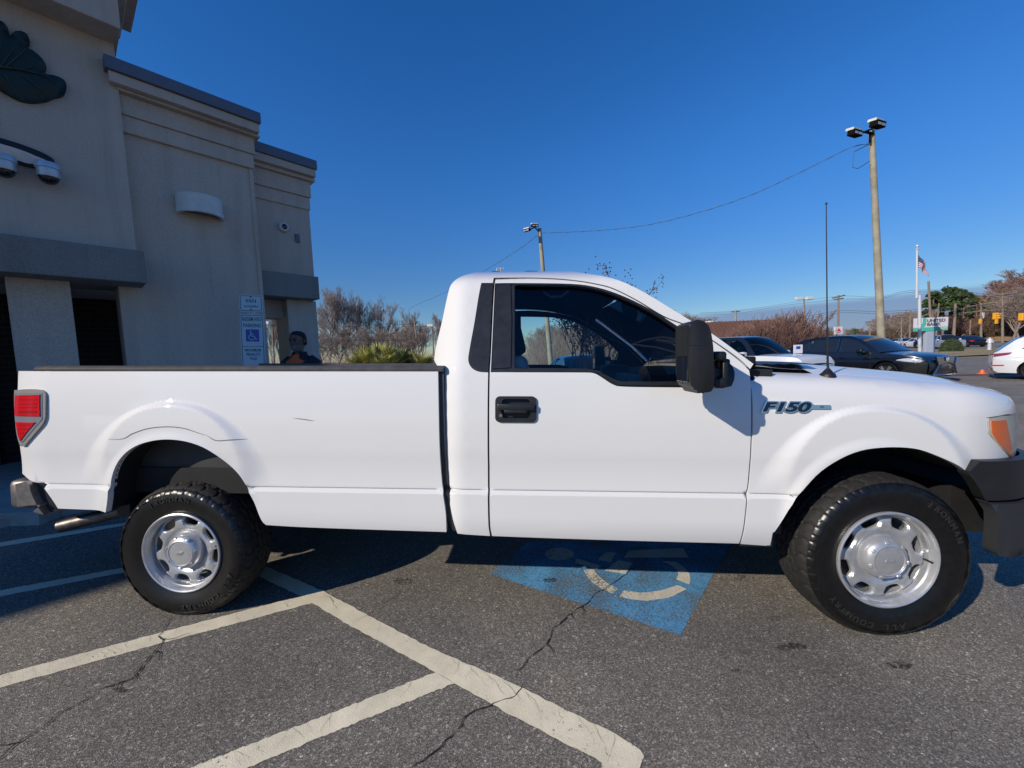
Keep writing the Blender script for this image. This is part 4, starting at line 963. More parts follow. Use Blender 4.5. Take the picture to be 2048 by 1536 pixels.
# ---- things fixed on the walls
leaf = thing('leaf_sign', 'dark green carved leaf sign mounted high on the stucco tower', 'wall sign', X=BXM)
def wall_poly(px, D, d0, name, m, par, n=4, res=.06, bev=True, dome=0):
    P = cat([BP(p[0], p[1], D)+tuple(p[2:]) for p in px], True, n)
    def sf(s, h, d):
        e = min(.10, dseg((s, h), P)) if d == 0 else 0
        return Vector((s, D - d0 - dome*math.sqrt(max(0, 1-(1-e/.10)**2)) + (d0 if d else 0), h))
    return panel(P, sf, res, .1).build(name, M[m], par, smooth=40)
wall_poly([(-90,60,1),(-60,20),(-20,30),(0,46),(8,50),(17,62),(20,76),(30,68),(43,67),(55,74),(60,88),(58,100),(70,108),(85,122),(93,138),(90,151),(110,155),(128,164),(133,178),(126,194),(108,199),(90,206),(62,208),(38,203),(12,190),(-10,180),(-60,190),(-100,150)], DT, .05, 'leaf_body', 'leafd', leaf, dome=.07)
M['leafl'] = mat('leaf_sign_vein_green', (.02, .055, .032), .5, var=(9, .6))
mb = MB(); rows = []
def lp(px, py): s, h = BP(px, py, DT-.13); return Vector((s, DT-.137, h))
mb.tube([lp(-40, 122), lp(0, 134), (lp(45, 140)), lp(90, 150), lp(120, 172)], [.012, .010, .008, .006, .003], 6)
for a, b in (((0,134),(30,92)), ((10,135),(52,98)), ((40,140),(80,128)), ((-10,130),(5,80)), ((10,150),(40,195)), ((45,150),(95,190))): mb.tube([lp(*a), lp(*b)], [.006, .002], 5)
mb.build('leaf_vein', M['leafl'], leaf)
pan = thing('oval_sign', 'cream wall sign with pointed end and thick dark outline below the leaf', 'wall sign', X=BXM)
wall_poly([(-150,262,1),(-80,258),(0,279),(40,291),(80,306),(104,319),(109,329),(100,337),(60,336),(0,322),(-150,322,1)], DT, .05, 'sign_outline', 'navy', pan)
wall_poly([(-150,270,1),(-80,266),(0,288),(40,300),(70,312),(96,325),(60,328),(0,314),(-150,312,1)], DT-.05, .012, 'sign_face', 'cream', pan)
def dome_cam(px, py, name, lab):
    s, h = BP(px, py, DT-.14); T_ = BXM @ Matrix.Translation((s, DT-.14, h)); t_ = thing(name, lab, 'security camera', X=T_, group='dome cameras under the wall signs')
    mb = MB(); mb.lathe([(0,.125),(.092,.12),(.098,.105),(.098,.06),(.088,.055),(.088,-.02),(.084,-.03)], 28); mb.box((-.03, 0, .0), (.03, .15, .05)); mb.build('camera_housing', M['steelc'], t_, smooth=40)
    mb = MB(); mb.lathe([(.078,-.03),(.072,-.06),(.052,-.085),(.028,-.098),(0,-.10)], 24); mb.build('camera_dome', M['gloss'], t_, smooth=True)
M['steelc'] = mat('camera_housing_white', (.50, .56, .60), .3, .3)
dome_cam(97, 350, 'dome_camera', 'silver dome security camera under the pointed tip of the cream sign'); dome_cam(7, 335, 'dome_camera', 'silver dome security camera cut by the left edge, under the cream sign')
# sconce
T_ = BXM; wl = thing('wall_light', 'white half-round wall light on the middle stucco wall', 'wall light', X=BXM)
s0, ht = BP(347, 388, DM); s1, hbm = BP(447, 430, DM); sc_ = (s0+s1)/2; hw = (s1-s0)/2*.98; _, htt = BP(400, 388, DM-.2); _, hbb = BP(400, 432, DM-.2); hh = (ht+hbm)
htop = BP(347, 387, DM)[1]; hbot = BP(347, 424, DM)[1]
def hr(k, n, h, f=1.0): a = math.pi*k/n; return Vector((sc_-hw*f*math.cos(a), DM-.26*f*math.sin(a)-.0, h))
n = 24; mb = MB(); mb.grid([[hr(k, n, hbot) for k in range(n+1)], [hr(k, n, hbot+.07, 1.0) for k in range(n+1)]]); mb.grid([[hr(k, n, hbot+.075, .985) for k in range(n+1)], [hr(k, n, hbot+.07, 1.0) for k in range(n+1)]]); mb.grid([[hr(k, n, hbot+.075, .985) for k in range(n+1)], [hr(k, n, htop, .985) for k in range(n+1)]])
mb.add([hr(k, n, htop, .985) for k in range(n+1)], [tuple(range(n+1))]); mb.grid([[hr(k, n, hbot) for k in range(n+1)], [hr(k, n, hbot, .86) for k in range(n+1)]]); mb.grid([[hr(k, n, hbot, .86) for k in range(n+1)], [hr(k, n, hbot+.03, .84) for k in range(n+1)]])
mb.build('light_shade', M['white'], wl, smooth=35)
mb = MB(); mb.add([hr(k, n, hbot+.03, .84) for k in range(n+1)], [tuple(range(n+1))]); mb.build('diffuser', mat('dull_lamp_glass', (.12, .12, .13), .2), wl)
s0, h0_ = BP(568, 454, DR-.05); T_ = BXM @ Matrix.Translation((s0, DR, h0_)); dc = thing('round_camera', 'small white eyeball security camera on the far stucco wall', 'security camera', X=T_)
mb = MB(); mb.lathe([(.075, 0),(.078,-.03),(.072,-.06),(.06,-.075),(.045,-.078)], 24, axis='y'); mb.build('camera_body', M['white'], dc, smooth=40)
mb = MB(); mb.lathe([(.046,-.077),(.03,-.088),(0,-.092)], 20, axis='y'); mb.build('lens', M['gloss'], dc, smooth=True)
s0, h0_ = BP(594, 477, DR); mb = MB(); mb.bbox((s0-.035, DR-.03, h0_-.07), (s0+.035, DR+.002, h0_+.07), .006); o = mb.build('junction_box', M['coping']); o.matrix_world = BXM; tag(o, 'small grey junction box right of the eyeball camera', 'junction box')
# ---- accessible parking sign
M['signw'] = mat('sign_white_blue', (.46, .58, .64), .4); M['signg'] = mat('sign_green', (.01, .13, .15), .45); M['signb'] = mat('sign_blue', (.01, .06, .36), .4); M['galv'] = mat('galvanised_steel', (.33, .35, .36), .45, .7, var=(20, .15))
pc = wpt(515, 660, 5.15); sroot = thing('accessible_parking_sign', 'reserved accessible parking sign with blue wheelchair panel in front of the stucco wall', 'parking sign')
tilt = Matrix.Rotation(math.radians(2.6), 4, 'Y'); yawm = Matrix.Rotation(math.radians(8), 4, 'Z'); base = Vector((pc.x, pc.y, gz(pc.x, pc.y)+.1))
SX = Matrix.Translation(wpt(502.5, 641, 5.15)) @ yawm @ tilt; sroot.matrix_world = SX
px_m = 5.15/F*1.02       # metres per picture pixel at the sign
def rr3(w, h, r, y, cx=0, cz=0): return [Vector((cx+a, y, cz+b)) for a, b in rrect(-w/2, -h/2, w/2, h/2, r, 5)]
def plate(w, h, cz, name, cx=0, lines_=(), extra=None):
    mb = MB(); A = rr3(w, h, .025, 0, cx, cz); B = rr3(w, h, .025, .004, cx, cz); k = len(A); mb.add(A+B, [tuple(range(k)), tuple(range(2*k-1, k-1, -1))]+[(i, (i+1) % k, (i+1) % k+k, i+k) for i in range(k)]); p = mb.build(name, M['signw'], sroot)
    mb = MB(); A = rr3(w-.022, h-.022, .02, -.002, cx, cz); B = rr3(w-.036, h-.036, .015, -.002, cx, cz); mb.add(A+B, [(i, (i+1) % k, (i+1) % k+k, i+k) for i in range(k)])
    for (tx, sz, z, wd) in lines_:
        vs, fs = text_mesh(tx, sz, 0, sz*.018, wd); mb.add([Vector((cx+v.x, -.002, cz+z+v.y)) for v in vs], fs)
    if extra: extra(mb, cx, cz)
    mb.build('lettering', M['signg'], p); return p
W1 = .325
hp = .232
def u2(px, py):       # sign-plane coordinates of a pixel
    r = ray(px, py); Mi = SX.inverted(); o = Mi @ C_P; d = Mi.to_3x3() @ r; t = -o.y/d.y; q = o+d*t; return q.x, q.z
a = u2(477, 589); b_ = u2(526.5, 624); w1, h1_ = abs(b_[0]-a[0])*.97, abs(a[1]-b_[1]); c1 = ((a[0]+b_[0])/2, (a[1]+b_[1])/2)
plate(w1, h1_, c1[1], 'top_plate', c1[0], [('VAN', .068, .028, .95), ('ACCESSIBLE', .034, -.040, .95)])
a = u2(481, 628); b_ = u2(527, 628); w2 = abs(b_[0]-a[0])*1.04; top2 = a[1]; c2x = c1[0]+.004; h2_ = .86; 
z_ = lambda py: u2(510, py)[1]-(top2-h2_/2)
def ex(mb, cx, cz): mb.box((cx-w2/2+.012, -.0022, cz+z_(693)-.003), (cx+w2/2-.012, -.0018, cz+z_(693)+.003))
p2 = plate(w2, h2_, top2-h2_/2, 'main_plate', c2x, [('RESERVED', .066, z_(639), .78), ('PARKING', .066, z_(651.5), .78), ('MAXIMUM', .050, z_(700.5), .82), ('PENALTY', .050, z_(709), .82), ('$250', .050, z_(717.5), .85)], ex)
zc = top2-h2_/2+z_(671); hq = abs(u2(510, 659)[1]-u2(510, 683)[1])/2
mb = MB(); mb.box((c2x-hq*1.02, -.003, zc-hq), (c2x+hq*1.02, -.0015, zc+hq)); mb.build('symbol_panel', M['signb'], p2)
mb = MB(); k_ = hq/.5; Q = lambda x, z: Vector((c2x+x*k_, -.0045, zc+z*k_))
def strk(pts, w):
    for p, q in zip(pts, pts[1:]):
        d = Vector((q[0]-p[0], q[1]-p[1])).normalized()*w/2; e = Vector((-d.y, d.x)); mb.add([Q(p[0]-e.x-d.x*.5, p[1]-e.y-d.y*.5), Q(q[0]-e.x+d.x*.5, q[1]-e.y+d.y*.5), Q(q[0]+e.x+d.x*.5, q[1]+e.y+d.y*.5), Q(p[0]+e.x-d.x*.5, p[1]+e.y-d.y*.5)], [(0,1,2,3)])
mb.add([Q(-.12+.06*math.cos(i*math.pi/8), .34+.06*math.sin(i*math.pi/8)) for i in range(16)], [tuple(range(16))])
strk([(-.12,.26),(-.09,-.06),(.14,-.06),(.27,-.33),(.36,-.29)], .06); strk([(-.10,.12),(.10,.12)], .05)
strk([(-.14,.06),(-.25,-.02),(-.29,-.16),(-.24,-.29),(-.12,-.37),(.02,-.37),(.13,-.29),(.17,-.18)], .055)
mb.build('wheelchair_symbol', M['signw'], p2)
mb = MB(); mb.box((c1[0]-.035, .006, -2.0), (c1[0]+.035, .03, c1[1]+h1_/2-.02)); mb.build('sign_post', M['galv'], sroot)
mb = MB()
for z in (c1[1]+h1_*.38, c1[1]-h1_*.36, top2-.07, top2-.80): mb.tube([(c1[0], -.006, z), (c1[0], .008, z)], .009, 10)
mb.build('bolt', M['navy'], sroot)
# ================================================================== the man standing behind the truck bed
M['skin'] = mat('dark_brown_skin', (.105, .060, .042), .5, var=(30, .15)); M['hair'] = mat('black_hair', (.008, .007, .007), .8, bump=(260, .6, .003)); M['beard'] = mat('grey_beard', (.14, .135, .13), .9, bump=(300, .6, .002)); M['jacket'] = mat('dark_navy_jacket', (.010, .011, .017), .8, var=(9, .25)); M['orange'] = mat('orange_shirt', (.62, .10, .025), .8); M['jeans'] = mat('dark_jeans', (.02, .025, .04), .85)
pd = 4.75; ph = wpt(596, 690, pd); pz = gz(ph.x, ph.y); top = wpt(595, 663, pd).z
per = thing('person', 'man in a dark jacket over an orange shirt, grey beard, standing behind the truck bed', 'person', (ph.x, ph.y, pz), math.radians(-12))
HT = top-pz; k = HT/1.78
def loft(rings, n=28, mb=None):   # ring = (cx, cy, cz, rx, ry[, shape])
    mb = mb or MB(); rows = []
    for r in rings:
        cx, cy, cz, rx, ry = r[:5]; f = r[5] if len(r) > 5 else None; row = []
        for i in range(n+1):
            a = 2*math.pi*(i % n)/n; e = f(a) if f else 0
            row.append(Vector((cx+(rx+e)*math.cos(a), cy+(ry+e)*math.sin(a), cz))*k)
        rows.append(row)
    mb.grid(rows); return mb
fr = -math.pi/2
def bump(a, c, w, h): d = (a-c+math.pi) % (2*math.pi)-math.pi; return h*math.exp(-(d/w)**2)
zc0 = 1.665
H = []
for (dz, rx, ry, oy, nose, soc, lip, ck) in ((.115,.012,.014,.005,0,0,0,0),(.110,.040,.048,.005,0,0,0,0),(.095,.060,.074,.004,0,0,0,0),(.070,.073,.090,.002,0,0,0,0),(.045,.078,.097,0,0,.000,0,0),(.022,.079,.098,0,.004,-.0,0,0),(.012,.078,.097,0,.007,-.006,0,0),(.0,.077,.096,0,.010,-.010,0,.002),(-.012,.076,.096,0,.014,-.006,0,.004),(-.025,.075,.095,-.001,.019,0,0,.005),(-.038,.073,.094,-.002,.021,0,0,.004),(-.047,.071,.092,-.003,.010,0,.001,.002),(-.058,.068,.090,-.004,.0,0,.006,0),(-.064,.066,.089,-.004,0,0,.001,0),(-.070,.064,.088,-.005,0,0,.006,0),(-.083,.060,.085,-.007,0,0,0,0),(-.100,.052,.078,-.010,.004,0,0,0),(-.112,.046,.066,-.004,0,0,0,0),(-.125,.052,.058,.012,0,0,0,0),(-.150,.055,.057,.016,0,0,0,0),(-.185,.060,.060,.018,0,0,0,0),(-.21,.09,.07,.018,0,0,0,0)):
    H.append((0, oy, zc0+dz, rx, ry, (lambda a, nose=nose, soc=soc, lip=lip, ck=ck: bump(a, fr, .17, nose)+bump(a, fr-.40, .20, soc)+bump(a, fr+.40, .20, soc)+bump(a, fr, .30, lip)+bump(a, fr-.7, .3, ck)+bump(a, fr+.7, .3, ck))))
tor = [(0,.02,1.44,.165,.085),(0,.02,1.40,.195,.100),(0,.015,1.30,.185,.115),(0,.01,1.15,.165,.115),(0,.0,1.02,.160,.110),(0,0,.95,.170,.115),(0,0,.88,.165,.12)]
mb = loft(H+tor)
def limb(pts, rs, n=12):
    mb.tube([Vector(p)*k for p in pts], [r*k for r in rs], n)
for s in (-1, 1):
    limb([(s*.085,0,.90),(s*.09,.0,.70),(s*.095,-.01,.50),(s*.10,.0,.48),(s*.10,.02,.28),(s*.10,.03,.09)], [.085,.082,.062,.058,.055,.04])
    limb([(s*.16,.02,1.42),(s*.205,.02,1.36),(s*.23,.03,1.12),(s*.24,.0,.92),(s*.24,-.02,.86)], [.05,.055,.042,.032,.026])
    limb([(s*.24,-.02,.87),(s*.242,-.03,.82),(s*.242,-.035,.785)], [.026,.036,.034], 10)
    for q in range(4): limb([(s*.243,-.06+.018*q,.79),(s*.242,-.066+.019*q,.75-.004*(q in (1, 2))),(s*.234,-.066+.019*q,.715-.008*(q in (1, 2)))], [.009,.0085,.007], 6)
    limb([(s*.235,-.06,.84),(s*.228,-.085,.80),(s*.226,-.09,.77)], [.011,.010,.008], 6)
    limb([(s*.082,.0,zc0-.01+.03),(s*.089,.008,zc0),(s*.083,.004,zc0-.03)], [.008,.013,.008], 8)
body = mb.build('body', M['skin'], per, smooth=True)
mb = loft([(0,.008,zc0+.122,.01,.012),(0,.008,zc0+.115,.045,.052),(0,.010,zc0+.097,.068,.082),(0,.010,zc0+.070,.081,.097),(0,.016,zc0+.048,.084,.098),(0,.026,zc0+.020,.083,.088),(0,.036,zc0-.02,.080,.076),(0,.040,zc0-.05,.074,.070)]); mb.build('hair', M['hair'], per, smooth=True)
mb = loft([(0,-.010,zc0-.052,.070,.088),(0,-.012,zc0-.085,.064,.088),(0,-.014,zc0-.108,.054,.080),(0,-.010,zc0-.128,.038,.058),(0,-.0,zc0-.14,.02,.03)]); mb.build('beard', M['beard'], per, smooth=True)
mb = MB()
for s in (-1, 1): mb.lathe([(0,.012),(.009,.008),(.012,0),(.009,-.008),(0,-.012)], 12, X=Matrix.Translation(Vector((s*.031,-.082,zc0))*k)); mb.tube([Vector((s*.015,-.098,zc0+.020))*k, Vector((s*.035,-.094,zc0+.026))*k, Vector((s*.052,-.082,zc0+.020))*k], .005, 6)
mb.build('eye', M['hair'], per, smooth=True)
mb = loft([(0,.010,1.50,.070,.070),(0,.005,1.47,.100,.082),(0,.0,1.42,.165,.108),(0,.0,1.34,.180,.125),(0,0,1.2,.175,.125)]); mb.build('shirt', M['orange'], per, smooth=True)
def vneck(z0):
    return lambda a: 0
mb = MB(); rows = []
for (z, rx, ry) in ((1.535,.078,.080),(1.50,.088,.088),(1.465,.13,.098),(1.43,.185,.112),(1.38,.215,.128),(1.28,.205,.135),(1.12,.185,.135),(.98,.190,.135),(.84,.195,.14)):
    gap = .62 if z > 1.48 else (.5 if z > 1.45 else (.34 if z > 1.40 else .03)); gap = gap if z > 1.36 else .03; row = []
    for i in range(33):
        a = fr+gap + (2*math.pi-2*gap)*i/32; row.append(Vector((rx*math.cos(a), .018+ry*math.sin(a), z))*k)
    rows.append(row)
mb.grid(rows)
for s in (-1, 1): mb.tube([Vector(p)*k for p in ((s*.14,.02,1.445),(s*.195,.02,1.40),(s*.235,.03,1.14),(s*.245,.0,.90))], [.055*k,.075*k,.062*k,.048*k], 14)
jk = mb.build('jacket', M['jacket'], per, smooth=True)
vs, fs = text_mesh('J M', .022, .001, .0008); mb = MB(); mb.add([Vector((.11+v.x, -.116, 1.36+v.y))*k for v in vs], fs); 
mb = MB(); mb.bbox(Vector((.085,-.128,1.365))*k, Vector((.135,-.105,1.382))*k, .003); mb.build('chest_emblem', mat('emblem_blue', (.10, .20, .42), .6), per)
mb = MB()
for s in (-1, 1): mb.tube([Vector(p)*k for p in ((s*.085,0,.95),(s*.095,0,.70),(s*.10,0,.48),(s*.10,.02,.25),(s*.10,.03,.06))], [.105*k,.098*k,.078*k,.07*k,.065*k], 14); mb.bbox(Vector((s*.10-.045,-.14,0))*k, Vector((s*.10+.045,.11,.09))*k, .02)
mb.build('trousers', M['jeans'], per, smooth=True)
# ================================================================== background
def seg_tree(rnd, H, spread, levels, n0, trunk_r, up=.5, lean=0, twig=.004, fine=3, first=.25):
    T_ = MB(); C_ = MB()
    def tubes(mb, pts, r0, r1, n):
        L = len(pts); mb.tube(pts, [r0+(r1-r0)*i/(L-1) for i in range(L)], n, cap=False)
    def grow(p, d, L, r, lv):
        n = 4 if lv < 2 else 2 if lv < levels-1 else 1
        pts = [p]; q = p.copy(); dd = d.copy()
        for i in range(n):
            dd = (dd + Vector((rnd.gauss(0, .13), rnd.gauss(0, .13), rnd.gauss(.05, .08)))).normalized(); q = q+dd*L/n; pts.append(q.copy())
        r1 = max(twig, r*.55); tubes(T_ if lv == 0 else C_, pts, r, r1, 6 if lv == 0 else 4 if lv < 2 else 3)
        if lv >= levels: return
        nb = n0 if lv == 0 else (4 if lv == 1 else fine+rnd.randint(0, 1))
        for b in range(nb):
            f = (first+(1-first)*(b+rnd.random()*.7)/nb) if lv == 0 else (.3+.7*(b+rnd.random())/nb); f = min(.99, f)
            k = f*(len(pts)-1); i = int(k); bp = pts[i].lerp(pts[min(i+1, len(pts)-1)], k-i)
            a = rnd.random()*6.283 if lv == 0 else rnd.random()*6.283; out = Vector((math.cos(a), math.sin(a), 0))
            nd = (dd*up + out*spread + Vector((0, 0, .35))).normalized()
            grow(bp, nd, L*rnd.uniform(.42, .66)*(1.15-.5*f if lv == 0 else 1), max(twig, r*(1-.45*f)*.5), lv+1)
        if lv > 0: grow(q, dd, L*.5, r1, lv+1)
    grow(Vector((0, 0, -.3)), Vector((lean, 0, 1)).normalized(), H*.62, trunk_r, 0)
    return T_, C_
M['bark'] = mat('grey_bark', (.20, .165, .14), .9, var=(3, .3)); M['barkred'] = mat('brown_bark', (.19, .125, .10), .9, var=(3, .3)); M['twig'] = mat('grey_twigs', (.27, .215, .185), .9, var=(.6, .22)); M['twigred'] = mat('reddish_twigs', (.21, .12, .095), .9, var=(.8, .25))
M['olive'] = mat('olive_brown_leaves', (.19, .145, .065), .9, var=(.5, .35)); M['pine'] = mat('pine_needles', (.055, .09, .028), .8, var=(.5, .5)); M['palm'] = mat('palm_frond_green', (.30, .29, .08), .5, var=(1.5, .5)); M['bushg'] = mat('clipped_bush_green', (.045, .065, .022), .8, var=(2.5, .5)); M['wood'] = mat('weathered_pole_wood', (.30, .27, .20), .85, var=(2.2, .3)); M['woodd'] = mat('dark_pole_wood', (.22, .17, .13), .85, var=(2, .25)); M['wire'] = mat('wire', (.05, .05, .055), .7)
def tree_proto(name, seed, label, grp, mats, **kw):
    rnd = random.Random(seed); T_, C_ = seg_tree(rnd, **kw); t = thing(name, label, 'tree', group=grp)
    T_.build('trunk', mats[0], t, smooth=True, fix=False); C_.build('branches', mats[1], t, fix=False); return t
BT = [tree_proto('bare_tree', 11, 'x', None, (M['bark'], M['twig']), H=13, spread=.56, levels=5, n0=10, trunk_r=.20, twig=.012, fine=3, up=.75, first=.25),
      tree_proto('bare_tree', 23, 'x', None, (M['bark'], M['twig']), H=13, spread=.48, levels=5, n0=11, trunk_r=.22, twig=.012, fine=3, up=.85, first=.3),
      tree_proto('bare_tree', 35, 'x', None, (M['barkred'], M['twigred']), H=13, spread=.8, levels=5, n0=9, trunk_r=.20, twig=.016, fine=4, first=.15)]
used = [False]*3
def place_tree(k, px, d, top, label, grp, rz, wide=1.0):
    p = wpt(px, 700, d); z0 = gz(p.x, p.y); hgt = wpt(px, top, d).z - z0; s = hgt/(BTH[k]); o = BT[k]
    sc = (s*wide, s*wide, s)
    if not used[k]:
        used[k] = True; o.location = (p.x, p.y, z0); o.rotation_euler = (0, 0, rz); o.scale = sc; o['label'] = label; o['group'] = grp; return o
    return dup(o, (p.x, p.y, z0), rz, label, grp, sc)
BTH = [max((c.data.vertices[i].co.z for c in o.children for i in range(len(c.data.vertices)))) for o in BT]
rnd = random.Random(5)
G1 = 'bare trees in the thicket behind the building and truck bed'
left = [(655,58,573,0,'tall bare tree rising just right of the building column'),(702,60,568,1,'tallest slender bare tree left of centre behind the truck bed'),(738,64,590,1,'bare tree with upright limbs right of the two tallest'),(775,62,588,0,'rounded bare tree above the palmetto clump'),(812,70,612,0,'smaller bare tree between the palmettos and the leaning utility pole'),
        (845,72,640,1,'thin bare tree behind the leaning utility pole'),(870,68,628,1,'thin bare tree beside the back of the cab'),(540,50,600,0,'bare tree seen through the passage of the building'),(560,60,590,1,'second bare tree seen through the passage, deeper in'),(625,75,600,1,'bare tree partly hidden by the right column')]
for i, (px, d, tp_, k, lb) in enumerate(left): place_tree(k, px, d, tp_, lb, G1, rnd.random()*6, .9)
G2 = 'low bare trees of the thicket edge'
low = 'low bare tree in the tangled thicket at the edge of the far lot'
for i in range(10): place_tree(i % 2, 640+i*23+rnd.uniform(-5, 5), 44+rnd.uniform(-3, 10), 655+rnd.uniform(-10, 14), low, G2, rnd.random()*6, 1.6)
G3 = 'bare trees of the grey wooded slope seen through the cab window'
slope = 'grey bare tree on the wooded slope seen through the cab'
for i in range(34): place_tree(rnd.choice((0, 0, 1)), 1085+i*9.5+rnd.uniform(-5, 5), 40+rnd.uniform(-4, 24), 640+rnd.uniform(-8, 12)+max(0, (1150-1085-i*9.5))*.25+(8 if i > 26 else 0), slope, G3, rnd.random()*6, 1.45)
# brush that reads as one mass: thin upright stems
def brush(name, label, x0, x1, d0, d1, top, n, m, wd=.012, seed=1, hmin=.4):
    r = random.Random(seed); mb = MB()
    for i in range(n):
        px = r.uniform(x0, x1); d = r.uniform(d0, d1); p = wpt(px, 700, d); z0 = gz(p.x, p.y); h = (wpt(px, lerp(top, px), d).z-z0)*r.uniform(hmin, 1)
        q = Vector((p.x, p.y, z0)); dv = Vector((r.gauss(0, .25), r.gauss(0, .25), 1)).normalized(); pts = [q]
        for j in range(3): dv = (dv+Vector((r.gauss(0, .18), r.gauss(0, .18), 0))).normalized(); q = q+dv*h/3; pts.append(q)
        a = Vector((C_R.x, C_R.y, 0))*wd*d/45
        for j in range(3): mb.add([pts[j]-a, pts[j]+a, pts[j+1]+a*.8, pts[j+1]-a*.8], [(0, 1, 2, 3)]); 
        for j in range(3):
            s = pts[1+j % 3]; e = s+Vector((r.gauss(0, .5), r.gauss(0, .5), r.uniform(.2, .8)))*h*.22; mb.add([s-a*.5, s+a*.5, e], [(0, 1, 2)])
    return tag(mb.build(name, m, fix=False), label, None, kind='stuff')
brush('brush_thicket', 'tangled grey brown brush below the bare trees at left', 520, 900, 40, 62, [(520,694),(700,688),(900,696)], 900, M['twig'], seed=2)
brush('slope_brush', 'grey brush covering the wooded slope behind the cab', 1060, 1440, 36, 66, [(1060,668),(1160,648),(1300,640),(1400,655),(1440,668)], 9000, M['twig'], seed=3)
# right-hand woods
G4 = 'bare brown trees on the bank beyond the road'
wood = 'brown bare tree in the woods on the bank beyond the road'
hb_ = lambda px: lerp([(1700,652),(1860,640),(1930,625),(1975,588),(2000,580),(2030,560),(2060,540),(2200,500)], px)
for i in range(46):
    px = 1895+rnd.uniform(0, 290)**1.0; place_tree(rnd.choice((2, 2, 0, 1)), px, rnd.uniform(88, 135), hb_(px)+rnd.uniform(-4, 26), wood, G4, rnd.random()*6, 1.35)
G5 = 'small bare trees along the far road'
for i in range(22): place_tree(rnd.choice((0, 2)), 1770+i*6.5+rnd.uniform(-4, 4), rnd.uniform(95, 160), lerp([(1770,628),(1800,616),(1840,618),(1880,636),(1920,640)], 1770+i*6.5)+rnd.uniform(-3, 10), 'distant small bare tree left of the pines', G5, rnd.random()*6, 1.5)
for i in range(26): place_tree(0, 1345+i*16+rnd.uniform(-6, 6), rnd.uniform(150, 220), lerp([(1345,620),(1400,632),(1450,646),(1500,652),(1620,650),(1700,655),(1790,650)], 1345+i*16)+rnd.uniform(-3, 6), 'hazy far tree on the horizon line', 'far trees on the horizon', rnd.random()*6, 1.8)
brush('woodland_floor', 'brown undergrowth and leaf litter colours between the trunks of the woods', 1700, 2200, 96, 150, [(1700,664),(1880,640),(1950,615),(2000,600),(2060,580),(2200,560)], 7000, mat('undergrowth', (.13, .085, .055), .95, var=(.3, .4)), wd=.03, seed=5)
# broadleaf crowns made of many small leaf faces
def leafy(name, label, catg, grp, px, d, top, halfw, m, n=1800, leaf=.35, trunk=True, flat_=1.0, base=.25, seed=1, clumps=26, bark=M['barkred']):
    r = random.Random(seed); p = wpt(px, 700, d); z0 = gz(p.x, p.y); h = wpt(px, top, d).z-z0; wr = halfw*d/F
    t = thing(name, label, catg, (p.x, p.y, z0), group=grp); mb = MB(); cs = []
    for i in range(clumps):
        a = r.random()*6.283; q = r.random()**.5; u = r.uniform(base, 1); prof = math.sin(min(1, (u-base)/(1-base)*.85+.15)*math.pi)**.6
        cs.append((Vector((math.cos(a)*q*wr*prof, math.sin(a)*q*wr*prof, h*(u*.92))), wr*r.uniform(.18, .34)))
    for i in range(n):
        c, R_ = r.choice(cs); v = Vector((r.gauss(0, 1), r.gauss(0, 1), r.gauss(0, .6)*flat_)).normalized()*R_*r.random()**.4; q = c+v; s = leaf*r.uniform(.5, 1.2)
        a = Vector((r.gauss(0, 1), r.gauss(0, 1), r.gauss(0, .5))).normalized()*s; b = a.cross(Vector((r.gauss(0, 1), r.gauss(0, 1), r.gauss(0, 1))).normalized())*.6; mb.add([q-a, q+b, q+a, q-b], [(0, 1, 2, 3)])
    mb.build('crown', m, t, fix=False)
    if trunk:
        mb = MB(); mb.tube([(0, 0, -.2), (0, 0, h*.45), (r.uniform(-.3, .3), 0, h*.85)], [h*.016, h*.013, h*.005], 7)
        for c, R_ in cs[::3]: mb.tube([(0, 0, c.z*.75), tuple(c)], [h*.006, h*.002], 4)
        mb.build('trunk', bark, t, fix=False)
    return t
for i, (px, d, top, hw, sd_) in enumerate(((1862,84,576,19,1),(1884,86,566,20,2),(1904,88,568,17,3),(1924,95,574,14,4))):
    leafy('pine_tree', ['dark pine with a leaning flat crown left of the pine clump','tallest dark pine in the clump above the bank sign','dark pine on the right of the clump','small dark pine behind the clump'][i], 'tree', 'pine trees above the bank sign', px, d, top, hw, M['pine'], n=3800, leaf=.42, flat_=.45, base=.52, seed=sd_, clumps=20)
for i, (px, d, top, hw) in enumerate(((1950,100,588,17),(1968,104,584,15),(1985,98,592,16),(1996,108,582,14),(2016,104,590,17),(2040,112,575,16),(1940,96,610,14))):
    leafy('olive_tree', 'olive brown leafy tree on the wooded bank above the road', 'tree', 'olive brown leafy trees on the bank', px, d, top, hw, M['olive'], n=2300, leaf=.5, base=.2, seed=40+i, clumps=24)
leafy('evergreen_tree', 'narrow dark evergreen next to the leaning utility pole', 'tree', None, 820, 52, 658, 9, M['pine'], n=900, leaf=.22, base=.15, seed=9)
leafy('evergreen_tree', 'round dark evergreen beyond the station canopy', 'tree', None, 1710, 120, 656, 14, M['pine'], n=500, leaf=.5, base=.1, seed=10, trunk=False)
leafy('evergreen_tree', 'small dark evergreen left of the station price sign', 'tree', None, 1650, 110, 662, 10, M['pine'], n=400, leaf=.5, base=.1, seed=12, trunk=False)
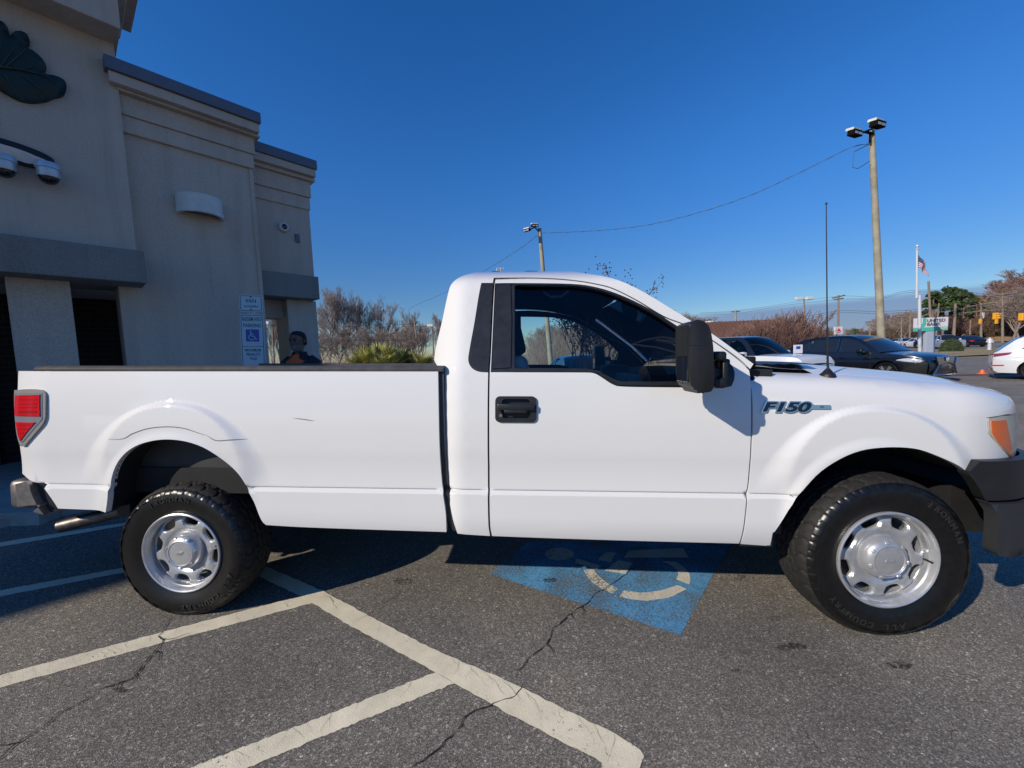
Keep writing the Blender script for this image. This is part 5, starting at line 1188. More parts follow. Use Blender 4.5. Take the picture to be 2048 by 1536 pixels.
# clipped bush on the verge
p = gf(1903, 39); t = thing('round_bush', 'rounded clipped green bush in front of the bank sign', 'bush', tuple(p)); t.scale = (1.0, 1.1, 1.25); r = random.Random(3); mb = MB()
for i in range(3800):
    a = r.random()*6.283; u = r.random(); zz = u; R_ = math.sqrt(max(0, 1-u*u*.98)); k = r.uniform(.93, 1.03); q = Vector((math.cos(a)*R_*.80*k, math.sin(a)*R_*.75*k, zz*.98*k+.02)); s = .05
    v = Vector((r.gauss(0, 1), r.gauss(0, 1), r.gauss(0, 1))).normalized()*s; w = v.cross(Vector((r.gauss(0, 1), r.gauss(0, 1), r.gauss(0, 1))).normalized()); mb.add([q-v, q+w, q+v, q-w], [(0, 1, 2, 3)])
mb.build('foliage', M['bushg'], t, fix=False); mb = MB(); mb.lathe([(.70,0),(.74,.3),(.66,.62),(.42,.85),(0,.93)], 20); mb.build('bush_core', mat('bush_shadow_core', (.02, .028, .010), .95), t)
# palmettos behind the truck bed
pal = None; r = random.Random(8); G6 = 'palmettos behind the truck bed'
def palmetto(seed):
    r = random.Random(seed); mb = MB()
    for i in range(46):
        a = r.random()*6.283; el = r.uniform(-.1, 1.35); L = r.uniform(.6, 1.0); d = Vector((math.cos(a)*math.cos(el), math.sin(a)*math.cos(el), math.sin(el))); q = Vector((0, 0, .55))+d*L*.55; mb.tube([(0, 0, .5), tuple(q)], .012, 3, cap=False)
        side = d.cross(Vector((0, 0, 1))).normalized(); upv = side.cross(d)
        for k in range(15):
            b = (k-7)/7*1.35; f = (d*math.cos(b)+side*math.sin(b)).normalized(); ln = L*.62*(1-.25*abs(b)); tip = q+f*ln-Vector((0, 0, ln*.22*r.random())); w = upv.cross(f)*.022; mid = q+f*ln*.5; w = w*.95; mb.add([q, mid+w, tip, mid-w], [(0, 1, 2, 3)])
    return mb
pm = [palmetto(1), palmetto(2)]
for i, (px, d, top) in enumerate(((732,22,689),(754,23,681),(778,22.5,687),(798,23.5,690),(818,24,698),(840,23,702),(722,23,699),(766,21,698))):
    p = wpt(px, 700, d); z0 = gz(p.x, p.y); h = wpt(px, top, d).z-z0; t = thing('palmetto', ['palmetto at the left end of the clump behind the bed','tallest palmetto in the clump behind the bed','palmetto right of the tallest one','palmetto in the middle of the clump','palmetto right of the middle','low palmetto beside the cab','small palmetto at the far left of the clump','low palmetto in front of the tallest'][i], 'palmetto', (p.x, p.y, z0), r.random()*6, G6)
    o = pm[i % 2].build('fronds', M['palm'], t, fix=False); mb = MB(); mb.tube([(0, 0, -.1), (0, 0, .55)], [.12, .10], 8); mb.build('stem', M['bark'], t); t.scale = (h/1.5*.95,)*2+(h/1.5,)
# crape myrtle behind the roof, with seed heads
def myrtle(name, label, px, d, top, H, seed, mt, seeds=True, n0=7, wide=1.0, levels=4, grp=None, twig=.006):
    r = random.Random(seed); p = wpt(px, 700, d); z0 = gz(p.x, p.y); h = wpt(px, top, d).z-z0; t = thing(name, label, 'tree', (p.x, p.y, z0), group=grp); Tm, Cm = MB(), MB(); tips = []
    def grow(q, dv, L, rr, lv, mb):
        pts = [q]; x = q.copy(); d2 = dv.copy()
        for i in range(3): d2 = (d2+Vector((r.gauss(0, .12), r.gauss(0, .12), .06))).normalized(); x = x+d2*L/3; pts.append(x.copy())
        mb.tube(pts, [rr, rr*.85, rr*.7, max(twig, rr*.55)], 5 if lv < 2 else 3, cap=False)
        if lv >= levels: tips.append((pts[-1], d2)); return
        for k in range(3 if lv else 2+(seed % 2)):
            a = r.random()*6.283; grow(pts[3 if k == 0 else 2], (d2+Vector((math.cos(a), math.sin(a), .25))*.55*wide).normalized(), L*r.uniform(.6, .85), max(twig, rr*.6), lv+1, Cm)
    for k in range(n0): a = k/n0*6.283+r.random(); grow(Vector((math.cos(a)*.12, math.sin(a)*.12, -.1)), Vector((math.cos(a)*.33*wide, math.sin(a)*.33*wide, 1)).normalized(), 1, .035, 0, Tm)
    zz = max(t_[0].z for t_ in tips); s = h/(zz*1.06)
    Tm.build('trunk', mt[0], t, fix=False); Cm.build('branches', mt[1], t, fix=False)
    if seeds:
        mb = MB()
        for q, dv in tips:
            for k in range(9):
                c = q+dv*r.uniform(-.22, .14)+Vector((r.gauss(0, .05), r.gauss(0, .05), r.gauss(0, .04))); e = .016; mb.add([c+Vector(v)*e for v in ((1,0,0),(-1,0,0),(0,1,0),(0,-1,0),(0,0,1),(0,0,-1))], [(0,2,4),(2,1,4),(1,3,4),(3,0,4),(2,0,5),(1,2,5),(3,1,5),(0,3,5)])
        mb.build('seed_heads', mt[2], t, fix=False)
    t.scale = (s, s, s); return t
M['seedh'] = mat('dark_seed_heads', (.05, .035, .04), .9)
myrtle('crape_myrtle', 'bare crape myrtle with dark seed heads rising behind the cab roof', 1172, 9.6, 522, 5, 4, (M['bark'], M['barkred'], M['seedh']))
for i, (px, d, top) in enumerate(((1490,27,632),(1515,26,618),(1540,28,622),(1562,26,612),(1588,27,606),(1606,29,618),(1622,28,634),(1630,30,640),(1500,26,650),(1530,27,640),(1575,25.5,640))):
    myrtle('crape_myrtle', 'reddish bare crape myrtle in the dense row before the brown-roofed restaurant', px, d, top, 5, 60+i, (M['barkred'], M['twigred'], M['seedh']), seeds=False, wide=.9, n0=9, grp='reddish crape myrtles by the brown roof', twig=.011)
brush('shrub_mass', 'dense reddish brown twig mass of the sheared shrubs in front of the brown roof', 1475, 1600, 25, 28.5, [(1475,660),(1510,645),(1545,638),(1575,642),(1600,655)], 2600, M['twigred'], wd=.018, seed=8, hmin=.55)
# ---------------------------------------------------------------- poles, lights, wires
def pole_pts(a, b, d, lean_ok=True):
    p0 = wpt(*b, d); p1 = wpt(*a, d); return p0, p1
def wood_pole(name, label, cat_, top, bot, d, w, heads=None, m='wood', grp=None, ext=True):
    p0, p1 = pole_pts(top, bot, d); dirv = (p0-p1); k = (p1.z-gz(p1.x, p1.y)+.3)/(-dirv.z); base = p1+dirv*k; t = thing(name, label, cat_, tuple(base), group=grp)
    r0 = w*d/F/2; mb = MB(); n = 8; mb.tube([(p1-base)*(i/n) for i in range(n+1)], [r0*(1.25-.4*i/n) for i in range(n+1)], 12); mb.build('pole', M[m], t, smooth=40); return t, base, p1
M['lampface'] = mat('floodlight_glass', (.45, .48, .50), .15); M['lampbody'] = mat('floodlight_black', (.006, .006, .007), .9, spec=.1)
def flood(t, base, c, size, yaw, pitch_, par_name='floodlight'):
    X = Matrix.Translation(c-base) @ Matrix.Rotation(yaw, 4, 'Z') @ Matrix.Rotation(pitch_, 4, 'X'); s = size; mb = MB()
    mb.bbox((-.5*s, -.22*s, .0*s), (.5*s, .34*s, .20*s), .03*s, X=X); f = mb.build('floodlight', M['white'], t)
    mb = MB(); mb.bbox((-.52*s, -.36*s, -.36*s), (.52*s, .16*s, .03*s), .02*s, X=X); mb.build('housing', M['lampbody'], f)
    for sx__ in (-1, 1): mb = MB(); mb.box((sx__*.25*s-.19*s, -.372*s, -.27*s), (sx__*.25*s+.19*s, -.352*s, -.11*s), X=X); mb.build('lamp_glass', M['lampface'], f)
t, base, p1 = wood_pole('floodlight_pole', 'tall wooden pole with two floodlights behind the black car', 'light pole', (1743,262), (1762,665), 15.0, 11.5, grp=None)
A1 = p1.copy()
c1_ = wpt(1708, 263, 14.6); c2_ = wpt(1753, 245, 14.9); flood(t, base, c1_, .46, math.radians(22), math.radians(10)); flood(t, base, c2_, .50, math.radians(22), math.radians(10))
mb = MB(); mb.tube([c1_-base-Vector((0,0,.16)), c2_-base-Vector((0,0,.16))], .035, 6); mb.tube([p1-base-Vector((.02,.1,.15)), (c1_+c2_)/2-base-Vector((0,0,.16))], .04, 6); mb.tube([p1-base+Vector((-.16,-.12,-.45)), p1-base+Vector((-.16,-.12,-.15)), (c1_+c2_)/2-base-Vector((0,0,.18))], .035, 6); mb.build('bracket', M['lampbody'], t)
mb = MB(); q = p1-base
mb.tube([q+Vector((-.15,-.1,-.5)), q+Vector((-.7,-.1,-.75)), q+Vector((-.75,-.1,-1.3)), q+Vector((-.55,-.1,-1.35)), q+Vector((-.12,-.1,-1.1))], .012, 4); mb.build('loose_cable', M['wire'], t)
t, base, p1 = wood_pole('floodlight_pole', 'wooden pole with two floodlights standing behind the cab roof', 'light pole', (1079,457), (1101,722), 22.0, 8.5)
A2 = p1.copy(); c1_ = wpt(1054, 458, 21.5); c2_ = wpt(1069, 449, 21.8); flood(t, base, c1_, .36, math.radians(-35), math.radians(12)); flood(t, base, c2_, .36, math.radians(15), math.radians(10))
mb = MB(); mb.tube([c1_-base-Vector((0,0,.12)), c2_-base-Vector((0,0,.14)), p1-base-Vector((0,0,.2))], .035, 6); mb.build('bracket', M['lampbody'], t)
t, base, p1 = wood_pole('lamp_post', 'thin lamp post beside the back of the cab above the palmettos', 'lamp post', (864,651), (868,720), 30, 2.6, m='woodd'); mb = MB(); mb.bbox(p1-base+Vector((-.35,-.15,-.1)), p1-base+Vector((.1,.15,.1)), .03); mb.build('lamp_head', M['white'], t)
t, base, p1 = wood_pole('lamp_post', 'dark lamp post seen through the passage of the building', 'lamp post', (545,649), (548,720), 24, 3.2, m='woodd'); mb = MB(); mb.bbox(p1-base+Vector((-.45,-.2,-.0)), p1-base+Vector((-.1,.2,.18)), .03); mb.tube([p1-base, p1-base+Vector((-.3,0,.05))], .03, 5); mb.build('lamp_head', M['white'], t)
A = Vector
def util(label, top, bot, d, w, arms, m='woodd', grp='utility poles', boxes=0):
    t, base, p1 = wood_pole('utility_pole', label, 'utility pole', top, bot, d, w, m=m, grp=grp); mb = MB()
    for (dz, L, tiltv) in arms: q = p1-base-A((0,0,dz)); mb.tube([q-A((L/2,0,tiltv)), q+A((L/2,0,tiltv))], .06*d/50+.03, 5)
    if arms: mb.build('cross_arm', M['bark'], t)
    if boxes:
        mb = MB(); mb.tube([p1-base-A((-.35,0,1.6)), p1-base-A((-.35,0,2.5))], .22, 10); mb.build('transformer', M['white'], t)
    return p1
U = [util('leaning utility pole with a pale cross arm above the palmettos', (828,636), (837,702), 42, 3.4, [(.85,2.6,-.05)]),
 util('utility pole above the brown roof', (1471,620), (1472,680), 75, 4, [(.3,1.6,0)], m='wood'),
 util('tall utility pole between the truck antenna and the big light pole', (1677,590), (1676,680), 62, 3.4, [(.25,2.0,.2),(.6,1.5,.1)], grp='utility poles'),
 util('brown wooden pole rising behind the bank sign', (1857,562), (1861,640), 52, 4.0, []),
 util('grey leaning pole right of the bank sign', (1911,607), (1907,683), 58, 4.4, []),
 util('pole with double cross arms and insulators beyond the hydrant', (1962,606), (1962,668), 66, 3.4, [(.3,4.6,.25),(1.4,5.0,.1)], boxes=1),
 util('pole with a single cross arm in front of the woods', (2005,586), (2005,660), 74, 3.6, [(.3,5.0,.2)], boxes=0),
 util('thin pole in the distance left of the flagpole', (1803,632), (1803,680), 90, 2.2, [(.3,2.6,0)]), util('thin brown pole close left of the flagpole', (1821,620), (1819,690), 70, 2.4, []),
 util('short pole behind the bank sign', (1878,606), (1875,640), 64, 2.6, []), util('short pole behind the woods edge', (1941,640), (1940,668), 70, 2.2, []), util('far pole above the black car roof', (1740,642), (1740,676), 95, 2.4, [(.2,2.0,0)])]
t, base, p1 = wood_pole('area_light_pole', 'dark area light pole with twin heads left of the antenna', 'light pole', (1608,598), (1612,680), 48, 2.6, m='woodd'); mb = MB(); mb.bbox(p1-base+A((-1.0,-.2,-.1)), p1-base+A((-.25,.2,.25)), .04); mb.bbox(p1-base+A((.25,-.2,-.1)), p1-base+A((1.0,.2,.25)), .04); mb.tube([p1-base-A((1,0,.05)), p1-base+A((1,0,-.05))], .05, 5); mb.build('lamp_head', M['white'], t)
# small cellular mast heads behind the roof
p0 = wpt(1007, 690, 140); t = thing('antenna_mast', 'distant mast with white panel antennas peeking over the cab roof', 'antenna mast', (p0.x, p0.y, -.1)); top_ = wpt(1007, 536, 140).z
mb = MB(); mb.tube([(0,0,0), (0,0,top_)], [.6,.35], 8); mb.build('mast', M['bark'], t); mb = MB()
for k in range(6): mb.box((-1.35+.46*k, -.8+.3*(k % 3), top_-1.4), (-1.15+.46*k, -.5+.3*(k % 3), top_+.1))
mb.build('panel_antenna', M['white'], t)
def wire(label, pts, r, name='overhead_wire', dash=False, grp='overhead wires'):
    C2 = []; L = len(pts)
    P = [A(p) for p in pts]
    for i in range(L-1):
        a, b = P[i], P[i+1]; pa = P[i-1] if i else a*2-b; pb = P[i+2] if i < L-2 else b*2-a
        for k in range(8): t = k/8; C2.append(.5*((2*a)+(b-pa)*t+(2*pa-5*a+4*b-pb)*t*t+(3*a-pa-3*b+pb)*t**3))
    C2.append(P[-1]); mb = MB(); mb.tube(C2, r, 5)
    if dash:
        n = 900; Q = []; cum = [0]
        for a, b in zip(C2, C2[1:]): cum.append(cum[-1]+(b-a).length)
        for i in range(n):
            s = cum[-1]*i/(n-1); j = min(len(C2)-2, max(0, next((k for k in range(len(cum)) if cum[k] > s), len(cum)-1)-1)); f = (s-cum[j])/(cum[j+1]-cum[j]); c = C2[j].lerp(C2[j+1], f); a = s*2*math.pi/.85; Q.append(c+A((.0, math.cos(a)*r*1.6, math.sin(a)*r*1.6)))
        mb.tube(Q, r*.75, 4, mi=1)
    return tag(mb.build(name, [M['wire'], M['galv']], smooth=60), label, 'wire', grp)
d12 = lambda f: 22+(14.9-22)*f
wire('twisted service cable sagging between the two floodlight poles', [A2-A((0,0,.25)), wpt(1200,461,20.6), wpt(1300,449,19.3), wpt(1400,424.5,18.2), wpt(1500,391,17.1), wpt(1600,345,16.1), wpt(1700,296,15.2), A1-A((.1,0,.45))], .009, dash=True)
wire('twisted service cable running down from the middle floodlight pole to the left', [A2-A((.1,0,.35)), wpt(1040,497,24), wpt(975,538,27), wpt(895,583,33), wpt(820,617,39), U[0]+A((0,0,.0))], .011, dash=True)
for (y0, y1, lb) in ((655,648,'upper wire crossing the bare trees at left'),(683,681,'lower wire crossing the bare trees at left'),):
    wire(lb, [wpt(600, y0, 40), wpt(700, y0-2, 40), wpt(780, y1, 41), U[0]-A((0,0,.8 if y0 < 660 else 2.2))], .02)
for k, (dz, lb) in enumerate(((.2,'top wire above the brown roof'),(.7,'second wire above the brown roof'))):
    wire(lb, [wpt(1400, 626+k*2, 82), U[1]+A((0,0,-dz)), wpt(1560, 609+k*3, 70), U[2]+A((0,0,-dz)), wpt(1760, 594+k*3, 58), wpt(1857, 580+k*4, 54), wpt(2100, 600+k*6, 66)], .02)
for k, (y0, lb) in enumerate(((622,'lower wire between the far utility poles'),(626,'lowest wire between the far utility poles'))):
    wire(lb, [wpt(1600, y0+14, 66), wpt(1677, y0, 62), wpt(1760, y0+1, 60), wpt(1860, y0-4, 56), wpt(1962, y0-8, 60), wpt(2100, y0-20, 66)], .025)
wire('wire crossing in front of the pines', [wpt(1860, 583, 52), wpt(1911, 590, 56), wpt(1962, 611, 64), wpt(2005, 592, 72), wpt(2100, 575, 80)], .03)
# ---------------------------------------------------------------- flagpole, bank sign, hydrant, signals
M['metalw'] = mat('white_painted_pole', (.62, .63, .66), .3, .2)
def leanrod(a, b, d, r, par, base, name, m): mb = MB(); mb.tube([wpt(*b, d)-base, wpt(*a, d)-base], r, 12); return mb.build(name, M[m], par, smooth=40)
D = 22.0; fbz = wpt(1841, 697, D); fbz.z = gz(fbz.x, fbz.y); fp = thing('flagpole', 'white jointed flagpole beside the bank sign', 'flagpole', tuple(fbz))
mb = MB(); mb.tube([(0,0,-.1), wpt(1839, 590, D)-fbz], [.085,.075], 12); mb.build('lower_pole', M['metalw'], fp, smooth=40)
mb = MB(); mb.tube([wpt(1833.5, 596, D)-fbz, wpt(1834, 500, D)-fbz], [.065,.05], 12); mb.build('upper_pole', M['metalw'], fp, smooth=40)
mb = MB()
for y in (583, 592.5): mb.tube([wpt(1832, y, D)-fbz, wpt(1841, y-.5, D)-fbz], .035, 6)
mb.build('joint', M['metalw'], fp); mb = MB(); mb.lathe([(0,-.08),(.06,-.05),(.08,0),(.06,.05),(0,.08)], 12, X=Matrix.Translation(wpt(1834.5, 492, D)-fbz)); mb.tube([wpt(1834, 501, D)-fbz, wpt(1834.5, 494, D)-fbz], .03, 6); mb.tube([wpt(1832, 498, D)-fbz, wpt(1837, 498, D)-fbz], .04, 8); mb.build('finial', M['metalw'], fp, smooth=50)
# flag: hanging cloth with stripes and canton
m, t_, b = new_mat('us_flag_cloth'); uv = N(t_, 'ShaderNodeAttribute', attribute_name='fuv'); sx_n = N(t_, 'ShaderNodeSeparateXYZ'); t_.links.new(uv.outputs['Vector'], sx_n.inputs[0])
mu = N(t_, 'ShaderNodeMath', operation='MULTIPLY'); mu.inputs[1].default_value = 6.5; t_.links.new(sx_n.outputs[1], mu.inputs[0]); fr_ = N(t_, 'ShaderNodeMath', operation='FRACT'); t_.links.new(mu.outputs[0], fr_.inputs[0])
st_ = ramp(t_, fr_.outputs[0], [(0, (.42,.03,.05)), (.5, (.60,.57,.58))]); t_.nodes[-1].color_ramp.interpolation = 'CONSTANT'
c1n = N(t_, 'ShaderNodeMath', operation='LESS_THAN'); c1n.inputs[1].default_value = .42; t_.links.new(sx_n.outputs[0], c1n.inputs[0]); c2n = N(t_, 'ShaderNodeMath', operation='LESS_THAN'); c2n.inputs[1].default_value = .54; t_.links.new(sx_n.outputs[1], c2n.inputs[0]); cm = N(t_, 'ShaderNodeMath', operation='MULTIPLY'); t_.links.new(c1n.outputs[0], cm.inputs[0]); t_.links.new(c2n.outputs[0], cm.inputs[1])
vo = N(t_, 'ShaderNodeTexVoronoi', Scale=16.0); t_.links.new(uv.outputs['Vector'], vo.inputs[0]); cant = ramp(t_, vo.outputs['Distance'], [(0, (.5,.5,.55)), (.16, (.5,.5,.55)), (.24, (.03,.05,.14))])
mxn = N(t_, 'ShaderNodeMix', data_type='RGBA'); t_.links.new(cm.outputs[0], mxn.inputs[0]); t_.links.new(st_, mxn.inputs[6]); t_.links.new(cant, mxn.inputs[7]); t_.links.new(mxn.outputs[2], b.inputs['Base Color']); b.inputs['Roughness'].default_value = .9
rows = []; uvs = []
for i in range(21):
    u = i/20; row = []
    for j in range(15):
        v = j/14; px = 1836+ (19.5*u**.8)*(1-.0*v) - 4*v*u*(1-u); py = 507 + v*28 + u*(28-17*v) + 8*u*u ; q = wpt(px, py, D)-fbz; q = q+_f*(.06*math.sin(u*9+v*3)); row.append(q); uvs.append((u, v, 0))
    rows.append(row)
mb = MB().grid(rows); fo_ = mb.build('flag', m, smooth=True, fix=False); fo_.location = fbz; at = fo_.data.attributes.new('fuv', 'FLOAT_VECTOR', 'POINT'); [setattr(at.data[i], 'vector', uvs[i]) for i in range(len(uvs))]
tag(fo_, 'american flag hanging limp from the jointed flagpole', 'flag')
D = 26.0; a_, b_ = wpt(1833.5, 664, D), wpt(1887.5, 660, D); w_ = (b_-a_).length*1.04; cx = (a_+b_)/2; zt, zb = wpt(1860, 635.5, D).z, wpt(1860, 660.5, D).z
bs = thing('bank_sign', 'white and green United Bank sign on a grey pylon', 'business sign', X=Matrix.Translation((cx.x, cx.y, gz(cx.x, cx.y))) @ Matrix.Rotation(math.radians(-6), 4, 'Z')); z0 = gz(cx.x, cx.y)
M['signwhite'] = mat('bank_sign_white', (.68, .66, .68), .4); M['signteal'] = mat('bank_sign_teal', (.08, .48, .36), .4); M['pylon'] = mat('pylon_grey', (.38, .42, .50), .5)
H_ = zt-zb; Hm = H_*.78; mb = MB(); mb.bbox((-w_/2, -.15, zt-z0-Hm), (w_/2, .15, zt-z0), .02); mb.build('sign_face', M['signwhite'], bs)
mb = MB(); mb.bbox((-w_/2, -.15, zb-z0-.05), (w_/2, .15, zt-z0-Hm-.004), .02); mb.build('sign_base_band', M['signteal'], bs)
mb = MB(); pxl, pxr = -w_*.18, w_*.12; mb.bbox((pxl, -.12, -.1), (pxr, .12, zb-z0-.05), .02); mb.build('pylon', M['pylon'], bs)
mb = MB()
for tx, zz in (('UNITED', .68), ('BANK', .31)):
    vs, fs = text_mesh(tx, .27, .01, .006, 1.12, align='LEFT'); mb.add([A((-w_*.19+v.x, -.16-v.z, zt-z0-Hm+Hm*zz+v.y)) for v in vs], fs)
mb.build('lettering', mat('bank_letters', (.10, .10, .13), .5), bs)
mb = MB(); gx, gz_ = -w_*.36, zt-z0-Hm*.46; poly = [(-.26,.28),(-.06,.28),(-.06,-.05),(.0,-.10),(.06,-.05),(.06,.28),(.26,.28),(.26,-.12),(.14,-.30),(-.14,-.30),(-.26,-.12)]; mb.prism(poly, lambda a, c: A((gx+a, -.156, gz_+c)), lambda a, c: A((gx+a, -.17, gz_+c))); mb.build('logo', M['signteal'], bs)
mb = MB(); vs, fs = text_mesh('ATM', .16, .004, .002, 1.2); mb.add([A((w_*.36+v.x, -.155-v.z, zb-z0+.09+v.y)) for v in vs], fs); mb.build('small_lettering', M['signwhite'], bs)
# hydrant
hp_ = gf(1979, 39); s_ = 1.0; hy = thing('fire_hydrant', 'white fire hydrant on the dry grass verge', 'fire hydrant', tuple(hp_)); hy.scale = (1.4,)*3
mb = MB(); mb.lathe([(.14,0),(.14,.05),(.10,.06),(.10,.52),(.15,.53),(.15,.57),(.13,.60),(.13,.68),(.16,.69),(.16,.72),(.12,.80),(.06,.85),(.035,.86),(.035,.92),(0,.92)], 16); mb.build('barrel', M['metalw'], hy, smooth=40)
mb = MB()
for a in (0, math.pi): mb.tube([(0, 0, .62), (math.cos(a)*.20, 0, .62)], .06, 10)
mb.tube([(0, 0, .60), (0, -.2, .60)], .075, 10); mb.build('outlet', M['metalw'], hy, smooth=40)
M['sigy'] = mat('signal_yellow', (.80, .36, .02), .5)
def signal(label, px, y0, y1, d, w, side=False):
    c = wpt(px, (y0+y1)/2, d); t = thing('traffic_signal', label, 'traffic signal', tuple(c), group='yellow traffic signals'); h = (wpt(px, y0, d).z-wpt(px, y1, d).z)/2; ww = w*d/F/2
    mb = MB(); mb.bbox((-ww, -ww*.7, -h), (ww, ww*.7, h), ww*.15); b_o = mb.build('housing', M['sigy'], t)
    mb = MB()
    for k in (-1, 0, 1): mb.tube([(ww*.3, -ww*.5, k*h*.62), (ww*1.3, -ww*1.2, k*h*.62-.02)], h*.24, 8)
    mb.build('visor', M['navy'] if side else M['sigy'], t)
    wire('span wire above a traffic signal', [c+A((0,0,h)), c+A((0,0,h+.5))], .02, 'signal_hanger', grp='signal hangers').parent = None
signal('small yellow traffic signal left of the pair', 1961.5, 637.5, 647.5, 60, 5, True); signal('large yellow traffic signal above the hydrant', 1991, 625.5, 638.5, 46, 7); signal('yellow traffic signal hanging below the large one', 1993.5, 638.5, 647.5, 52, 5, True); signal('yellow traffic signal cut by the right edge', 2046, 626, 641, 40, 11)
wire('span wire carrying the traffic signals', [wpt(1907, 622, 56), wpt(1962, 634, 58), wpt(1991, 624, 47), wpt(2046, 622, 41), wpt(2200, 600, 38)], .02)
# ================================================================== other vehicles and far buildings
M['blackpaint'] = mat('black_car_paint', (.004, .0045, .006), .3, coat=.7); M['whitepaint2'] = mat('white_suv_paint', (.62, .63, .65), .4, coat=1); M['darkblue'] = mat('dark_blue_car_paint', (.012, .022, .045), .3, coat=1); M['silverp'] = mat('silver_car_paint', (.38, .39, .40), .3, .4, coat=1)
M['dglass'] = mat('dark_car_glass', (.012, .016, .020), .05, coat=.5); M['lamp'] = mat('headlamp', (.60, .64, .68), .1, .3, coat=1); M['rimd'] = mat('alloy_rim', (.40, .41, .43), .3, .8)
def car(name, label, cat_, loc, rz, p, glasses='dglass', grp=None):
    t = thing(name, label, cat_, loc, rz, grp); hw = p['W']/2; top = cat(p['top'], False, 4); gh = cat(p['gh'], False, 4); L0, L1 = p['top'][0][0], p['top'][-1][0]
    def ey(x): a = max(0, (L0+.55)-x); b = max(0, x-(L1-.70)); return .62*a*a + p.get('nose', .55)*b*b
    def by(x, z): y = hw-ey(x)-.05*((z-.62)/.4)**2*(1 if z > .62 else .8) + p.get('crease', .018)*math.exp(-((z-.80)/.035)**2); return max(.35, y)
    xr, xf, r, zb = p['xr'], p['xf'], p['r']+.045, .22
    def arch(xc, s=1): return [(xc+s*r*math.cos(a*math.pi/12), p['r']+r*math.sin(a*math.pi/12)) for a in range(-1, 14)]
    low = [(L1-.03, .30), (L1-.12, zb)] + [(x, z) for x, z in arch(xf)] + [(x, z) for x, z in arch(xr)] + [(L0+.12, zb+.05), (L0+.02, .35)]
    outl = top + [(L1+.0, p['top'][-1][1]*.75)] + low
    for s in (-1, 1):
        mb = panel(outl, lambda x, z, d, s=s: Vector((x, s*(by(x, z)-d), z)), .11, .05, fine=.07); mb.build('body_side', p['m'], t, smooth=40)
    def across(pts, nm, m, crn=(0, 0), yf=by, n=8, ins=0):
        rows = []
        for x, z in pts: y = yf(x, z)-ins; rows.append([Vector((x+crn[0]*(1-(2*k/n-1)**2), y*(2*k/n-1), z+crn[1]*(1-(2*k/n-1)**2))) for k in range(n+1)])
        return MB().grid(rows).build(nm, m, t, smooth=60)
    gx0, gx1 = p['gh'][0][0], p['gh'][-1][0]
    across([q for q in top if q[0] >= gx1-.25], 'hood', p['m'], (0, .045)); dk = [q for q in top if q[0] <= gx0+.3]
    if len(dk) > 1: across(dk, 'rear_deck', p['m'], (0, .03))
    fz = p['top'][-1][1]; across([(L1, fz), (L1+.03, fz*.8), (L1+.02, fz*.55), (L1-.03, .30), (L1-.12, zb)], 'front_bumper', p['m'], (.10, 0)); rz_ = p['top'][0][1]
    across([(L0, rz_), (L0-.02, rz_*.75), (L0-.05, .55), (L0+.02, .35), (L0+.12, zb)], 'rear_bumper', p['m'], (-.08, 0))
    zg = min(p['gh'][0][1], p['gh'][-1][1])
    def gy(x, z): return by(x, min(z, zg)) - .02 - .42*max(0, z-zg) - .9*max(0, z-(p['H']-.09))
    wins = [cat(w, True, 3) for w in p['win']]
    for s in (-1, 1):
        mb = panel(gh + [(gx1-.05, zg-.06), (gx0+.05, zg-.06)], lambda x, z, d, s=s: Vector((x, s*(gy(x, z)-d), z)), .10, .03, holes=wins, fine=.05); mb.build('window_frame', M['gloss'] if p.get('blackroof') else p['m'], t, smooth=40)
        for w in wins: panel(w, lambda x, z, d, s=s: Vector((x, s*(gy(x, z)-.015-d), z)), .12, .01, fine=.08).build('side_window', M[glasses], t)
        if p.get('chrome'):
            for w in wins:
                mb = MB(); P = [Vector((x, s*(gy(x, z)+.004), z)) for x, z in w]; mb.tube(P+[P[0]], .005, 4); mb.build('window_trim', M['chrome'], t)
    i0, i1 = p['cut']; R_ = lambda a, b: [q for q in gh if a-.001 <= q[0] <= b+.001]
    ws_ = R_(i1, 99); rf = R_(i0, i1+.05); rg = R_(-99, i0+.05)
    across(rf, 'roof', M['gloss'] if p.get('blackroof') else p['m'], (0, .03), gy)
    across(ws_, 'windshield', M[glasses], (.06, .03), gy, ins=.0); across(rg, 'rear_window', M[glasses], (-.05, .03), gy)
    MB().box((L0+.2, -hw+.14, .25), (L1-.25, hw-.14, .62)).build('underbody', M['dark'], t)
    for xc in (xr, xf):
        for s in (-1, 1):
            X = Matrix.Translation((xc, s*(hw-.02), p['r'])) @ (Matrix.Rotation(math.pi, 4, 'Z') if s > 0 else Matrix.Identity(4)); R = p['r']
            w = MB().lathe([(R*.70, .02), (R*.74, -.004), (R*.9, -.012), (R*.97, .01), (R, .05), (R, .20), (R*.7, .22)], 32, axis='y', X=X).build('wheel', M['rubber'], t, smooth=40)
            mb = MB(); mb.lathe([(R*.71, .0), (R*.66, .01), (R*.64, .06), (.0, .065)], 32, axis='y', X=X, mi=1)
            for k in range(p.get('spokes', 5)):
                a = k*2*math.pi/p.get('spokes', 5)+.3
                for b in (-.13, .13): B = X @ Matrix.Rotation(a+b, 4, 'Y'); mb.bbox((.03, .006, -.018), (R*.70, .03, .018), .006, X=B)
            mb.lathe([(.07, .03), (.06, .003), (0, .0)], 16, axis='y', X=X); mb.build('rim', [M['rimd'], M['dark']], w, smooth=40)
    mb = MB()
